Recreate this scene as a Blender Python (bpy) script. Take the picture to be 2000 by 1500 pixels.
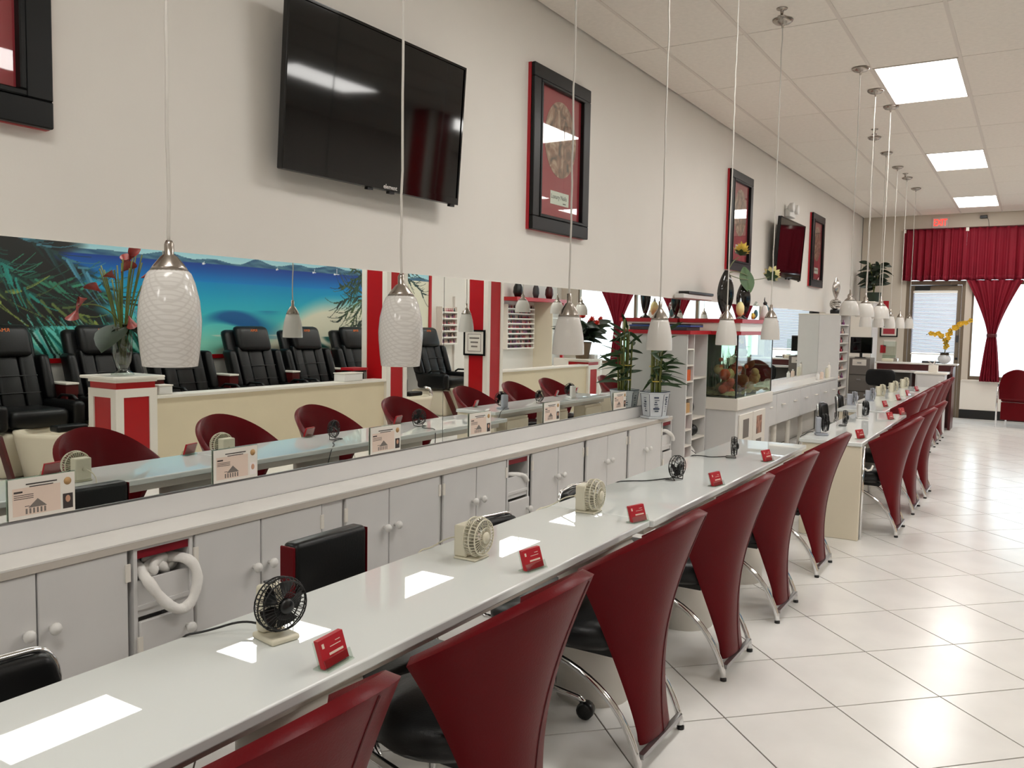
import bpy, bmesh, math, random
from mathutils import Vector, Matrix
for o in list(bpy.data.objects): bpy.data.objects.remove(o)
S = bpy.context.scene
C = S.collection
random.seed(7)
PI = math.pi
HC = 3.497          # ceiling height
ZT = 0.704          # nail table height
RW = 6.15           # room width (left wall at x = 0)
FW = 16.4           # front wall (y), the camera stands at y = 0
BW = -5.5           # back wall

# ------------------------------------------------------------------ camera
cam = bpy.data.cameras.new('camera'); camo = bpy.data.objects.new('camera', cam); C.objects.link(camo)
cam.sensor_fit = 'HORIZONTAL'; cam.sensor_width = 36; cam.lens = 36*1647.2/2000; cam.clip_start = .05; cam.clip_end = 200
R = ((0.85008029, 0.52634785, 0.01792856), (0.05339756, -0.05227298, -0.99720421), (-0.52393911, 0.84866099, -0.07254192))
mw = Matrix.Identity(4)
for i in range(3):
    mw[i][0] = R[0][i]; mw[i][1] = -R[1][i]; mw[i][2] = -R[2][i]
mw[0][3], mw[1][3], mw[2][3] = 2.736, 0, 1.502
camo.matrix_world = mw
S.camera = camo

# ------------------------------------------------------------------ exposure, daylight
S.view_settings.view_transform = 'Standard'; S.view_settings.look = 'None'
S.view_settings.exposure = 1.1; S.view_settings.gamma = 1.0; S.view_settings.use_curve_mapping = False
W = bpy.data.worlds.new('sky'); S.world = W; W.use_nodes = True
bg = W.node_tree.nodes['Background']; bg.inputs[0].default_value = (.80, .90, 1.0, 1); bg.inputs[1].default_value = 1.7
PANEL = 7.2         # brightness of the ceiling light panels
PANEL_COL = (1.0, .978, .938)

# ------------------------------------------------------------------ materials
def lin(c):
    return tuple((v/255/12.92 if v/255 <= .04045 else ((v/255+.055)/1.055)**2.4) for v in c)
MATS = {}
def mat(name, col, rough=.5, metal=0, spec=.5, var=0, scale=8, bump=0, bscale=60, coat=0, trans=0, emit=0):
    if name in MATS: return MATS[name]
    m = bpy.data.materials.new(name); m.use_nodes = True; nt = m.node_tree
    b = nt.nodes['Principled BSDF']; c = lin(col) + (1,)
    b.inputs['Base Color'].default_value = c; b.inputs['Roughness'].default_value = rough; b.inputs['Metallic'].default_value = metal
    b.inputs['Specular IOR Level'].default_value = spec; b.inputs['Coat Weight'].default_value = coat; b.inputs['Coat Roughness'].default_value = .05
    tc = nt.nodes.new('ShaderNodeTexCoord')
    if var:
        n = nt.nodes.new('ShaderNodeTexNoise'); n.inputs['Scale'].default_value = scale; n.inputs['Detail'].default_value = 4
        nt.links.new(tc.outputs['Object'], n.inputs['Vector'])
        r = nt.nodes.new('ShaderNodeValToRGB'); r.color_ramp.elements[0].position = .3; r.color_ramp.elements[1].position = .7
        r.color_ramp.elements[0].color = tuple(max(0, v*(1-var)) for v in c[:3]) + (1,); r.color_ramp.elements[1].color = tuple(min(1, v*(1+var)) for v in c[:3]) + (1,)
        nt.links.new(n.outputs['Fac'], r.inputs[0]); nt.links.new(r.outputs[0], b.inputs['Base Color'])
    if bump:
        n2 = nt.nodes.new('ShaderNodeTexNoise'); n2.inputs['Scale'].default_value = bscale; n2.inputs['Detail'].default_value = 3
        nt.links.new(tc.outputs['Object'], n2.inputs['Vector'])
        bp = nt.nodes.new('ShaderNodeBump'); bp.inputs['Strength'].default_value = bump; bp.inputs['Distance'].default_value = .004
        nt.links.new(n2.outputs['Fac'], bp.inputs['Height']); nt.links.new(bp.outputs[0], b.inputs['Normal'])
    if emit:
        b.inputs['Emission Color'].default_value = c; b.inputs['Emission Strength'].default_value = emit
    if trans:
        out = nt.nodes['Material Output']; mx = nt.nodes.new('ShaderNodeMixShader'); tl = nt.nodes.new('ShaderNodeBsdfTranslucent')
        tl.inputs[0].default_value = c; mx.inputs[0].default_value = trans
        nt.links.new(b.outputs[0], mx.inputs[1]); nt.links.new(tl.outputs[0], mx.inputs[2]); nt.links.new(mx.outputs[0], out.inputs[0])
    MATS[name] = m
    return m
def clear(name, tint=(255, 255, 255), gloss=.12, rough=.02):
    """thin clear glass or acrylic: see-through with a glossy reflection that grows at grazing angles"""
    m = bpy.data.materials.new(name); m.use_nodes = True; nt = m.node_tree; nt.nodes.remove(nt.nodes['Principled BSDF'])
    out = nt.nodes['Material Output']; tr = nt.nodes.new('ShaderNodeBsdfTransparent'); tr.inputs[0].default_value = lin(tint) + (1,)
    gl = nt.nodes.new('ShaderNodeBsdfGlossy'); gl.inputs['Roughness'].default_value = rough
    fr = nt.nodes.new('ShaderNodeFresnel'); fr.inputs[0].default_value = 1.5
    ad = nt.nodes.new('ShaderNodeMath'); ad.operation = 'ADD'; ad.inputs[1].default_value = gloss*.5; ad.use_clamp = True
    ge = nt.nodes.new('ShaderNodeNewGeometry'); iv = nt.nodes.new('ShaderNodeMath'); iv.operation = 'SUBTRACT'; iv.inputs[0].default_value = 1; nt.links.new(ge.outputs['Backfacing'], iv.inputs[1])
    mu = nt.nodes.new('ShaderNodeMath'); mu.operation = 'MULTIPLY'; nt.links.new(ad.outputs[0], mu.inputs[0]); nt.links.new(iv.outputs[0], mu.inputs[1])
    mx = nt.nodes.new('ShaderNodeMixShader'); nt.links.new(fr.outputs[0], ad.inputs[0]); nt.links.new(mu.outputs[0], mx.inputs[0])
    nt.links.new(tr.outputs[0], mx.inputs[1]); nt.links.new(gl.outputs[0], mx.inputs[2]); nt.links.new(mx.outputs[0], out.inputs[0])
    MATS[name] = m
    return m
M = MATS
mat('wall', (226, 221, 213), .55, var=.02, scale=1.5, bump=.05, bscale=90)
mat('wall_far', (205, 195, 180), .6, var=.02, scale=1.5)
mat('ceiling_tile', (242, 234, 224), .85, var=.03, scale=30, bump=.25, bscale=150)
mat('ceiling_back', (120, 108, 98), .9)
mat('grid_bar', (226, 216, 206), .5)
mat('floor_tile', (238, 236, 232), .2, spec=.38, var=.045, scale=3.5)
mat('grout', (84, 72, 62), .8)
mat('cabinet_white', (220, 218, 216), .38, var=.02, scale=5, bump=.05, bscale=14)
mat('cabinet_gap', (96, 92, 86), .7)
mat('counter_white', (232, 229, 224), .22, var=.035, scale=6)
mat('table_white', (226, 230, 228), .012, spec=.5)
mat('edge_grey', (202, 194, 184), .3)
mat('cream_wall', (226, 212, 182), .5, var=.02, scale=3)
mat('cream_panel', (226, 216, 194), .4, var=.02, scale=3)
mat('trim_white', (236, 230, 220), .35)
mat('red_leather', (98, 11, 19), .36, spec=.14, var=.07, scale=7, bump=.12, bscale=160)
mat('red_dark', (84, 10, 18), .5)
mat('red_header', (128, 14, 30), .45)
mat('red_panel', (176, 10, 20), .35)
mat('red_trim', (178, 22, 36), .4)
mat('black_leather', (11, 12, 13), .38, spec=.32, var=.1, scale=6, bump=.15, bscale=120)
mat('black_plastic', (14, 14, 14), .35)
mat('black_frame', (10, 11, 10), .35, spec=.25, bump=.1, bscale=20)
mat('chrome', (225, 225, 225), .08, metal=1)
mat('steel', (165, 165, 165), .3, metal=1)
mat('nickel', (168, 160, 152), .25, metal=1)
mat('cord_clear', (205, 200, 192), .3)
mat('cream_plastic', (222, 216, 194), .4)
mat('white_plastic', (232, 230, 226), .4)
mat('grey_plastic', (176, 180, 190), .4)
mat('blade_cream', (150, 146, 128), .45)
mat('dark_grey', (58, 58, 60), .45)
mat('mid_grey', (120, 118, 114), .45)
mat('file_grey', (112, 106, 100), .45)
mat('shade_glass', (236, 232, 226), .14, trans=.25, var=0)
mat('screen', (4, 4, 5), .05, spec=.4)
mat('maroon_screen', (32, 5, 10), .2)
mat('paper', (232, 226, 216), .6)
mat('mat_red', (170, 50, 62), .5)
mat('curtain', (152, 24, 48), .7, trans=.4, var=.06, scale=4)
mat('alum', (122, 108, 90), .45, metal=.2)
mat('blind', (196, 200, 218), .5, trans=.12)
mat('leaf', (38, 66, 30), .45, var=.25, scale=12)
mat('leaf_dark', (30, 46, 30), .45, var=.25, scale=12)
mat('leaf_lotus', (62, 96, 40), .45, var=.2, scale=14)
mat('stem_green', (92, 100, 40), .5, var=.2, scale=10)
mat('bamboo', (104, 108, 52), .45, var=.25, scale=14)
mat('soil', (70, 56, 40), .9, var=.3, scale=40)
mat('moss', (128, 150, 70), .9, var=.3, scale=40)
mat('porcelain', (218, 222, 226), .2, var=.05, scale=9)
mat('ink_blue', (44, 58, 84), .4)
mat('calla_red', (128, 40, 34), .4, var=.25, scale=20)
mat('petal_yellow', (226, 196, 84), .5, var=.1, scale=20)
mat('petal_cream', (236, 226, 160), .5, var=.08, scale=20)
mat('orchid_yellow', (236, 186, 40), .5, var=.1, scale=20)
mat('flower_red', (196, 52, 36), .5, var=.2, scale=20)
mat('wood_red', (76, 16, 16), .35, var=.2, scale=6)
mat('pot_brown', (112, 92, 70), .5)
mat('cotton', (240, 237, 232), .95, var=.03, scale=30, bump=.6, bscale=45)
mat('orange', (206, 92, 34), .5, var=.2, scale=12)
mat('tan', (190, 150, 100), .6, var=.15, scale=12)
mat('teal', (20, 110, 130), .2)
mat('blue_print', (50, 76, 150), .4)
mat('white_print', (238, 230, 226), .6)
mat('grey_print', (120, 112, 106), .7)
mat('dark_print', (60, 52, 50), .7)
mat('peach_print', (228, 206, 190), .6)
mat('logo_orange', (220, 110, 40), .6)
mat('skin_print', (196, 150, 124), .6)
mat('smoke_glass', (26, 24, 22), .06, spec=.8)
mat('silver_glass', (190, 186, 180), .12, metal=.8)
mat('exit_red', (255, 40, 30), .5, emit=1.6)
mat('exit_face', (200, 190, 184), .5)
mat('pavement', (196, 192, 186), .9)
mat('gravel', (176, 160, 120), .9, var=.4, scale=60)
mat('aqua_green', (44, 58, 28), .8, var=.5, scale=9)
mat('aqua_plant', (52, 120, 52), .6, var=.3, scale=20)
mat('coral', (196, 84, 58), .7, var=.35, scale=14)
mat('coral_pale', (206, 176, 130), .8, var=.3, scale=16)
mat('rock_brown', (112, 84, 52), .9, var=.4, scale=14)
mat('water_blue', (120, 180, 230), .5)
clear('glass', (248, 252, 250), .05)
clear('acrylic', (240, 246, 242), .14)
clear('vase_glass', (226, 232, 228), .22)
clear('water_pane', (232, 240, 232), .08)
mm = bpy.data.materials.new('mirror'); mm.use_nodes = True
b = mm.node_tree.nodes['Principled BSDF']; b.inputs['Base Color'].default_value = (.86, .895, .87, 1); b.inputs['Metallic'].default_value = 1; b.inputs['Roughness'].default_value = 0.0
MATS['mirror'] = mm
lm = bpy.data.materials.new('light_panel'); lm.use_nodes = True
b = lm.node_tree.nodes['Principled BSDF']; b.inputs['Base Color'].default_value = (.9, .9, .9, 1)
b.inputs['Emission Color'].default_value = PANEL_COL + (1,); b.inputs['Emission Strength'].default_value = PANEL
MATS['light_panel'] = lm
# ribbed art-glass shade: fine slanted lattice of threads inside the white glass
def lattice(m):
    nt = m.node_tree; b = nt.nodes['Principled BSDF']; tc = nt.nodes.new('ShaderNodeTexCoord')
    outs = []
    for rot in (.35, -.75):
        mp = nt.nodes.new('ShaderNodeMapping'); mp.inputs['Rotation'].default_value = (rot, rot, 0)
        w = nt.nodes.new('ShaderNodeTexWave'); w.bands_direction = 'Z'; w.inputs['Scale'].default_value = 34; w.inputs['Distortion'].default_value = 1.2
        nt.links.new(tc.outputs['Object'], mp.inputs[0]); nt.links.new(mp.outputs[0], w.inputs[0]); outs.append(w)
    mx = nt.nodes.new('ShaderNodeMath'); mx.operation = 'MINIMUM'
    nt.links.new(outs[0].outputs['Fac'], mx.inputs[0]); nt.links.new(outs[1].outputs['Fac'], mx.inputs[1])
    r = nt.nodes.new('ShaderNodeValToRGB'); r.color_ramp.elements[0].color = lin((222, 218, 212)) + (1,); r.color_ramp.elements[1].color = lin((238, 235, 230)) + (1,); r.color_ramp.elements[1].position = .35
    nt.links.new(mx.outputs[0], r.inputs[0]); nt.links.new(r.outputs[0], b.inputs['Base Color'])
lattice(mat('shade_lattice', (236, 232, 226), .12, trans=.22))
mural = bpy.data.materials.new('mural_print'); mural.use_nodes = True
at_ = mural.node_tree.nodes.new('ShaderNodeVertexColor'); at_.layer_name = 'print'
mural.node_tree.links.new(at_.outputs[0], mural.node_tree.nodes['Principled BSDF'].inputs['Base Color']); mural.node_tree.nodes['Principled BSDF'].inputs['Roughness'].default_value = .4
MATS['mural_print'] = mural
# art print in the picture frames: brown and grey smudged photograph
am = mat('art_print', (170, 130, 110), .5); nt = am.node_tree
tc = nt.nodes.new('ShaderNodeTexCoord'); n = nt.nodes.new('ShaderNodeTexNoise'); n.inputs['Scale'].default_value = 7; n.inputs['Detail'].default_value = 6; n.inputs['Distortion'].default_value = 2.2
r = nt.nodes.new('ShaderNodeValToRGB'); r.color_ramp.elements[0].position = .32; r.color_ramp.elements[1].position = .68
r.color_ramp.elements[0].color = lin((92, 78, 72)) + (1,); r.color_ramp.elements[1].color = lin((214, 180, 158)) + (1,)
e = r.color_ramp.elements.new(.5); e.color = lin((166, 116, 98)) + (1,)
nt.links.new(tc.outputs['Object'], n.inputs[0]); nt.links.new(n.outputs['Fac'], r.inputs[0]); nt.links.new(r.outputs[0], nt.nodes['Principled BSDF'].inputs['Base Color'])

# ------------------------------------------------------------------ mesh helpers
class MB:
    def __init__(s): s.v = []; s.f = []; s.sm = []
    def add(s, vs, fs, smooth=False):
        k = len(s.v); s.v += [tuple(p) for p in vs]; s.f += [tuple(i+k for i in f) for f in fs]; s.sm += [smooth]*len(fs); return s
    def box(s, x0, x1, y0, y1, z0, z1, bev=0, seg=2):
        if bev:
            bm = bmesh.new(); bmesh.ops.create_cube(bm, size=1)
            for q in bm.verts: q.co = Vector(((x0+x1)/2+q.co.x*(x1-x0), (y0+y1)/2+q.co.y*(y1-y0), (z0+z1)/2+q.co.z*(z1-z0)))
            bm.normal_update(); bmesh.ops.bevel(bm, geom=list(bm.edges), offset=min(bev, abs(x1-x0)*.49, abs(y1-y0)*.49, abs(z1-z0)*.49), segments=seg, affect='EDGES', profile=.5); bm.normal_update()
            bm.verts.index_update(); k0 = len(s.sm); A = max(f.calc_area() for f in bm.faces); C3 = sorted(f.calc_area() for f in bm.faces)[-6:]
            s.add([q.co[:] for q in bm.verts], [[q.index for q in f.verts] for f in bm.faces], seg > 1)
            if seg == 2:
                for k, f in enumerate(bm.faces):
                    n = f.normal if f.normal.length else Vector((0, 0, 1))
                    if max(abs(n.x), abs(n.y), abs(n.z)) > .9999: s.sm[k0+k] = False
            bm.free(); return s
        v = [(x, y, z) for x in (x0, x1) for y in (y0, y1) for z in (z0, z1)]
        return s.add(v, [(0, 1, 3, 2), (4, 6, 7, 5), (0, 4, 5, 1), (2, 3, 7, 6), (0, 2, 6, 4), (1, 5, 7, 3)])
    def lathe(s, prof, n=24, c=(0, 0, 0), axis='z', close=True, a0=0, a1=2*PI):
        full = abs(a1-a0-2*PI) < 1e-6; k = n if full else n+1; vs = []; fs = []
        for r, z in prof:
            for i in range(k):
                a = a0+(a1-a0)*i/n; p = (r*math.cos(a), r*math.sin(a), z)
                if axis == 'x': p = (p[2], p[0], p[1])
                elif axis == 'y': p = (p[0], p[2], p[1])
                vs.append((p[0]+c[0], p[1]+c[1], p[2]+c[2]))
        for j in range(len(prof)-1):
            for i in range(n):
                a = j*k+i; b2 = j*k+(i+1) % k; fs.append((a, b2, b2+k, a+k))
        if close and full:
            if prof[0][0] > 1e-5: fs.append(tuple(reversed(range(k))))
            if prof[-1][0] > 1e-5: fs.append(tuple(range((len(prof)-1)*k, len(prof)*k)))
        return s.add(vs, fs, True)
    def tube(s, pts, r, n=8, closed=False, flat=1.0):
        pts = [Vector(p) for p in pts]; rr = r if isinstance(r, (list, tuple)) else [r]*len(pts); vs = []; fs = []; up = None; L = len(pts)
        for i, p in enumerate(pts):
            t = (pts[(i+1) % L]-pts[i-1]) if closed else (pts[min(i+1, L-1)]-pts[max(i-1, 0)])
            if t.length < 1e-9: t = Vector((0, 0, 1))
            t.normalize()
            if up is None: up = Vector((0, 0, 1)) if abs(t.z) < .9 else Vector((1, 0, 0))
            x = t.cross(up)
            if x.length < 1e-6: x = t.orthogonal()
            x.normalize(); up = x.cross(t).normalized()
            for j in range(n):
                a = 2*PI*j/n; vs.append(p+x*math.cos(a)*rr[i]+up*math.sin(a)*rr[i]*flat)
        for i in range(L if closed else L-1):
            for j in range(n):
                a = i*n+j; b2 = i*n+(j+1) % n; k = ((i+1) % L)*n
                fs.append((a, b2, k+(j+1) % n, k+j))
        if not closed: fs += [tuple(reversed(range(n))), tuple(range((L-1)*n, L*n))]
        return s.add(vs, fs, True)
    def sphere(s, c, r, nu=14, nv=9):
        if not isinstance(r, (tuple, list)): r = (r, r, r)
        prof = [(math.sin(PI*j/nv), -math.cos(PI*j/nv)) for j in range(nv+1)]; vs = []; fs = []
        vs.append((c[0], c[1], c[2]-r[2]))
        for q, z in prof[1:-1]:
            for i in range(nu):
                a = 2*PI*i/nu; vs.append((c[0]+q*math.cos(a)*r[0], c[1]+q*math.sin(a)*r[1], c[2]+z*r[2]))
        vs.append((c[0], c[1], c[2]+r[2])); e = len(vs)-1
        for i in range(nu):
            fs.append((0, 1+(i+1) % nu, 1+i)); fs.append((e, e-nu+i, e-nu+(i+1) % nu))
        for j in range(nv-2):
            for i in range(nu):
                a = 1+j*nu+i; b2 = 1+j*nu+(i+1) % nu; fs.append((a, b2, b2+nu, a+nu))
        return s.add(vs, fs, True)
    def prism(s, poly, d0, d1, plane='xy'):
        def P(a, b2, d): return {'xy': (a, b2, d), 'xz': (a, d, b2), 'yz': (d, a, b2)}[plane]
        n = len(poly); vs = [P(a, b2, d0) for a, b2 in poly]+[P(a, b2, d1) for a, b2 in poly]
        return s.add(vs, [tuple(reversed(range(n))), tuple(range(n, 2*n))]+[(i, (i+1) % n, n+(i+1) % n, n+i) for i in range(n)])
    def grid(s, fn, nu, nv, smooth=True, wrap=False):
        vs = [fn(i/nu, j/nv) for j in range(nv+1) for i in range(nu+1)]
        return s.add(vs, [(j*(nu+1)+i, j*(nu+1)+i+1, (j+1)*(nu+1)+i+1, (j+1)*(nu+1)+i) for j in range(nv) for i in range(nu)], smooth)
    def join(s, o, mtx=None):
        vs = o.v if mtx is None else [tuple(mtx @ Vector(p)) for p in o.v]; k = len(s.v); s.v += vs; s.f += [tuple(i+k for i in f) for f in o.f]; s.sm += o.sm; return s
    def mesh(s, name, m, recalc=True):
        me = bpy.data.meshes.new(name); me.from_pydata(s.v, [], s.f); me.update()
        me.polygons.foreach_set('use_smooth', s.sm)
        if recalc: bm = bmesh.new(); bm.from_mesh(me); bmesh.ops.recalc_face_normals(bm, faces=bm.faces); bm.to_mesh(me); bm.free()
        if m: me.materials.append(MATS[m])
        return me
    def build(s, name, m, parent=None, loc=(0, 0, 0), rz=0, recalc=True):
        return put(name, s.mesh(name, m, recalc), parent, loc, rz)
def put(name, me, parent=None, loc=(0, 0, 0), rz=0):
    o = bpy.data.objects.new(name, me); C.objects.link(o); o.parent = parent; o.location = loc; o.rotation_euler[2] = rz
    return o
def solid(o, th, off=0, bev=0, sub=0):
    """bake solidify / bevel / subdivision into the mesh"""
    if th: md = o.modifiers.new('s', 'SOLIDIFY'); md.thickness = th; md.offset = off
    if bev: md = o.modifiers.new('b', 'BEVEL'); md.width = bev; md.segments = 2; md.limit_method = 'ANGLE'
    if sub: md = o.modifiers.new('u', 'SUBSURF'); md.levels = sub; md.render_levels = sub
    dg = bpy.context.evaluated_depsgraph_get(); me = bpy.data.meshes.new_from_object(o.evaluated_get(dg)); o.modifiers.clear(); o.data = me
    for p in me.polygons: p.use_smooth = True
    return o
def tag(o, label, cat, group=None):
    o['label'] = label; o['category'] = cat
    if group: o['group'] = group
    return o
def thing(name, label, cat, loc=(0, 0, 0), rz=0, group=None):
    o = bpy.data.objects.new(name, None); C.objects.link(o); o.location = loc; o.rotation_euler[2] = rz; o.empty_display_size = .05
    return tag(o, label, cat, group)
def struct(name, mb, m, label=None):
    o = mb.build(name, m); o['kind'] = 'structure'
    if label: o['label'] = label
    return o
def copy_tree(o, parent=None):
    c = o.copy(); C.objects.link(c); c.parent = parent
    for ch in o.children: copy_tree(ch, c)
    return c
def dup(o, loc, rz=None, label=None, group=None):
    c = copy_tree(o); c.location = loc
    if rz is not None: c.rotation_euler[2] = rz
    if label: c['label'] = label
    if group: c['group'] = group
    return c
def text(name, body, size, m, parent, loc, rot, depth=.0008, sx=1, align='CENTER'):
    cu = bpy.data.curves.new(name, 'FONT'); cu.body = body; cu.size = size; cu.extrude = depth; cu.align_x = align; cu.align_y = 'CENTER'; cu.resolution_u = 2
    o = bpy.data.objects.new(name, cu); C.objects.link(o); dg = bpy.context.evaluated_depsgraph_get()
    me = bpy.data.meshes.new_from_object(o.evaluated_get(dg)); bpy.data.objects.remove(o); me.materials.clear(); me.materials.append(MATS[m])
    o = put(name, me, parent, loc); o.rotation_euler = rot; o.scale = (sx, 1, 1)
    return o
def bez(p0, p1, p2, n=10):
    p0, p1, p2 = Vector(p0), Vector(p1), Vector(p2)
    return [(p0*(1-t)**2+p1*2*t*(1-t)+p2*t*t) for t in [i/n for i in range(n+1)]]
def leafmesh(mb, base, tip, w, up=(0, 0, 1), n=6, droop=0):
    """a pointed leaf from base to tip, folded a little along its midrib"""
    a, t = Vector(base), Vector(tip); d = t-a; side = d.cross(Vector(up))
    if side.length < 1e-6: side = d.orthogonal()
    side.normalize(); nrm = side.cross(d).normalized(); vs = []; fs = []
    for i in range(n+1):
        k = i/n; c = a+d*k-Vector((0, 0, droop*k*k)); ww = w*math.sin(PI*min(1, k*.92+.08))**.8*(1 if k < 1 else .02)
        vs += [c-side*ww/2+nrm*ww*.12, c, c+side*ww/2+nrm*ww*.12]
    for i in range(n):
        for j in (0, 1): q = i*3+j; fs.append((q, q+1, q+4, q+3))
    return mb.add(vs, fs, True)

# ------------------------------------------------------------------ floor
SD = .683                                 # tile diagonal
mb = MB().box(-.3, RW+.3, BW-.3, FW+.3, -.12, -.004); floor = struct('floor', mb, 'grout')
def clip(poly, ax, lim, sgn):
    out = []
    for i in range(len(poly)):
        a, b2 = poly[i], poly[(i+1) % len(poly)]; da, db = (a[ax]-lim)*sgn, (b2[ax]-lim)*sgn
        if da >= 0: out.append(a)
        if (da >= 0) != (db >= 0): t = da/(da-db); out.append((a[0]+(b2[0]-a[0])*t, a[1]+(b2[1]-a[1])*t))
    return out
H = SD/2-.0045
tile = MB().prism([(H, 0), (0, H), (-H, 0), (0, -H)], -.008, 0).mesh('floor_tile', 'floor_tile')
rest = MB(); cand = []
for i in range(-1, 20):
    for j in range(-20, 60):
        if (i+j) % 2: continue
        cx, cy = 1.80+(i-5)*SD/2, 4.144+SD/2+j*SD/2
        if cx < -H or cx > RW+H or cy < BW-H or cy > FW+H: continue
        dx, dy = cx-2.736, cy; dep = -.524*dx+.849*dy; sx = (.85*dx+.526*dy)/max(dep, .1)
        inside = H < cx < RW-H and BW+H < cy < FW-H
        if inside and dep > .6 and -.75 < sx < .75 and .9 < cx < 4.2: cand.append((dep, cx, cy))
        else:
            p = [(cx+H, cy), (cx, cy+H), (cx-H, cy), (cx, cy-H)]
            for ax, lim, sg in ((0, 0, 1), (0, RW, -1), (1, BW, 1), (1, FW, -1)): p = clip(p, ax, lim, sg) if p else p
            if len(p) > 2: rest.prism(p, -.008, 0)
cand.sort()
for k, (d, cx, cy) in enumerate(cand):
    if k < 295: put('floor_tile', tile, floor, (cx, cy, 0))
    else: rest.prism([(cx+H, cy), (cx, cy+H), (cx-H, cy), (cx, cy-H)], -.008, 0)
o = rest.build('far_floor_tiles', 'floor_tile', floor); o['kind'] = 'stuff'

# ------------------------------------------------------------------ ceiling: 2 x 4 ft panels in a T-bar grid, light panels in some bays
GX, GY = .61, 1.2197; gx0 = 1.5546-3*GX; gy0 = 5.8576-10*GY
mb = MB().box(-.3, RW+.3, BW-.3, FW+.3, HC+.03, HC+.16); ceil = struct('ceiling', mb, 'ceiling_back')
lights = {}
for j in (2, 5, 8, 11, 14, 17): lights[(3, j)] = 1
for j in (2, 8, 10, 12, 14, 16): lights[(7, j)] = 1
panel = MB().box(.004, GX-.004, .004, GY-.004, 0, .02).mesh('ceiling_panel', 'ceiling_tile')
edge = MB()
for i in range(-1, 11):
    for j in range(0, 20):
        x, y = gx0+i*GX, gy0+j*GY
        if (i, j) in lights: continue
        if x >= 0 and x+GX <= RW and y >= BW and y+GY <= FW: put('ceiling_panel', panel, ceil, (x, y, HC))
        else:
            a, b2, c, d = max(x, 0)+.004, min(x+GX, RW)-.004, max(y, BW)+.004, min(y+GY, FW)-.004
            if b2 > a and d > c: MB().box(a, b2, c, d, HC, HC+.02).build('ceiling_panel', 'ceiling_tile', ceil)
for i in range(0, 11):
    x = gx0+i*GX
    if 0 < x < RW: MB().box(x-.012, x+.012, BW, FW, HC-.004, HC-.0005).build('grid_bar', 'grid_bar', ceil)
lp = None
nth = ['nearest', 'second', 'third', 'fourth', 'fifth', 'sixth', 'seventh', 'eighth', 'ninth', 'tenth', 'eleventh', 'twelfth', 'thirteenth', 'fourteenth']
proto = thing('ceiling_light', 'x', 'ceiling light', group='ceiling light panels')
fr = MB()
for a in ((.006, GX-.006, .006, .026), (.006, GX-.006, GY-.026, GY-.006), (.006, .026, .026, GY-.026), (GX-.026, GX-.006, .026, GY-.026)): fr.box(a[0], a[1], a[2], a[3], -.003, .012)
fr.build('light_frame', 'grid_bar', proto)
MB().box(.026, GX-.026, .026, GY-.026, .0, .008).build('diffuser', 'light_panel', proto)
MB().box(.006, GX-.006, .006, GY-.006, .0125, .02).build('housing', 'dark_grey', proto)
first = True
for (i, j) in sorted(lights):
    x, y = gx0+i*GX, gy0+j*GY
    if y < BW or y+GY > FW: continue
    if i == 3:
        vis = {7.08: 'largest glowing ceiling panel beside the three hanging canopies', 10.74: 'middle glowing ceiling panel of the row above the aisle', 14.40: 'smallest glowing ceiling panel, nearest the front wall'}.get(round(y, 2))
        lab = vis or 'glowing ceiling panel above the nail tables, out of view'
    else: lab = 'glowing ceiling panel of the far row, seen only in reflections'
    o = proto if first else copy_tree(proto); first = False
    o.location = (x, y, HC); o['label'] = lab

# ------------------------------------------------------------------ walls
struct('wall_left', MB().box(-.25, -.012, BW-.25, FW+.25, 0, HC+.03), 'wall')
struct('wall_right', MB().box(RW, RW+.25, BW-.25, FW+.25, 0, HC+.03), 'wall')
struct('wall_back', MB().box(0, RW, BW-.25, BW, 0, HC+.03), 'wall')
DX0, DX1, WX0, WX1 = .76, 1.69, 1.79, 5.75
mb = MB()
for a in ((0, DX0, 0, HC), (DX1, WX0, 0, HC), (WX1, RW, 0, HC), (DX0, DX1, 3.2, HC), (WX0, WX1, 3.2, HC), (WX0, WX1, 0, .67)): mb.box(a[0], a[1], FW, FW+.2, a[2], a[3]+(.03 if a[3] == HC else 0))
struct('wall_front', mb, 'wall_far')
struct('trim_1', MB().box(WX0-.1, WX1+.05, FW-.012, FW-.001, .155, .66), 'trim_white', 'cream board cladding the low wall under the window')
struct('baseboard_front', MB().box(WX0-.1, RW, FW-.016, FW-.001, 0, .15), 'black_plastic')
struct('baseboard_right', MB().box(RW-.014, RW-.001, BW, FW-.02, 0, .12), 'black_plastic')
struct('pavement_outside', MB().box(-6, 14, FW+.3, FW+22, -.2, -.05), 'pavement')
# ------------------------------------------------------------------ long wall mirror
mir = thing('wall_mirror', 'long frameless wall mirror band above the white cabinets', 'mirror', (0, 0, 0))
ys = [-3.2, -.9, 1.4-.2, 3.715, 6.3, 8.9, 11.2, 13.5]
for a, b2 in ((-3.2, -.9), (-.9, 1.2), (1.2, 3.715), (3.715, 6.9), (6.9, 10.2), (10.2, 13.5)):
    MB().box(-.0095, 0, a+.002, b2-.002, .842, 1.742).build('mirror_panel', 'mirror', mir)
MB().box(-.0095, .006, -3.2, 6.56, .835, .8415).build('bottom_channel', 'steel', mir)
MB().box(-.011, -.0097, 3.7, 3.73, .842, 1.742).build('seam', 'dark_grey', mir)
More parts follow.
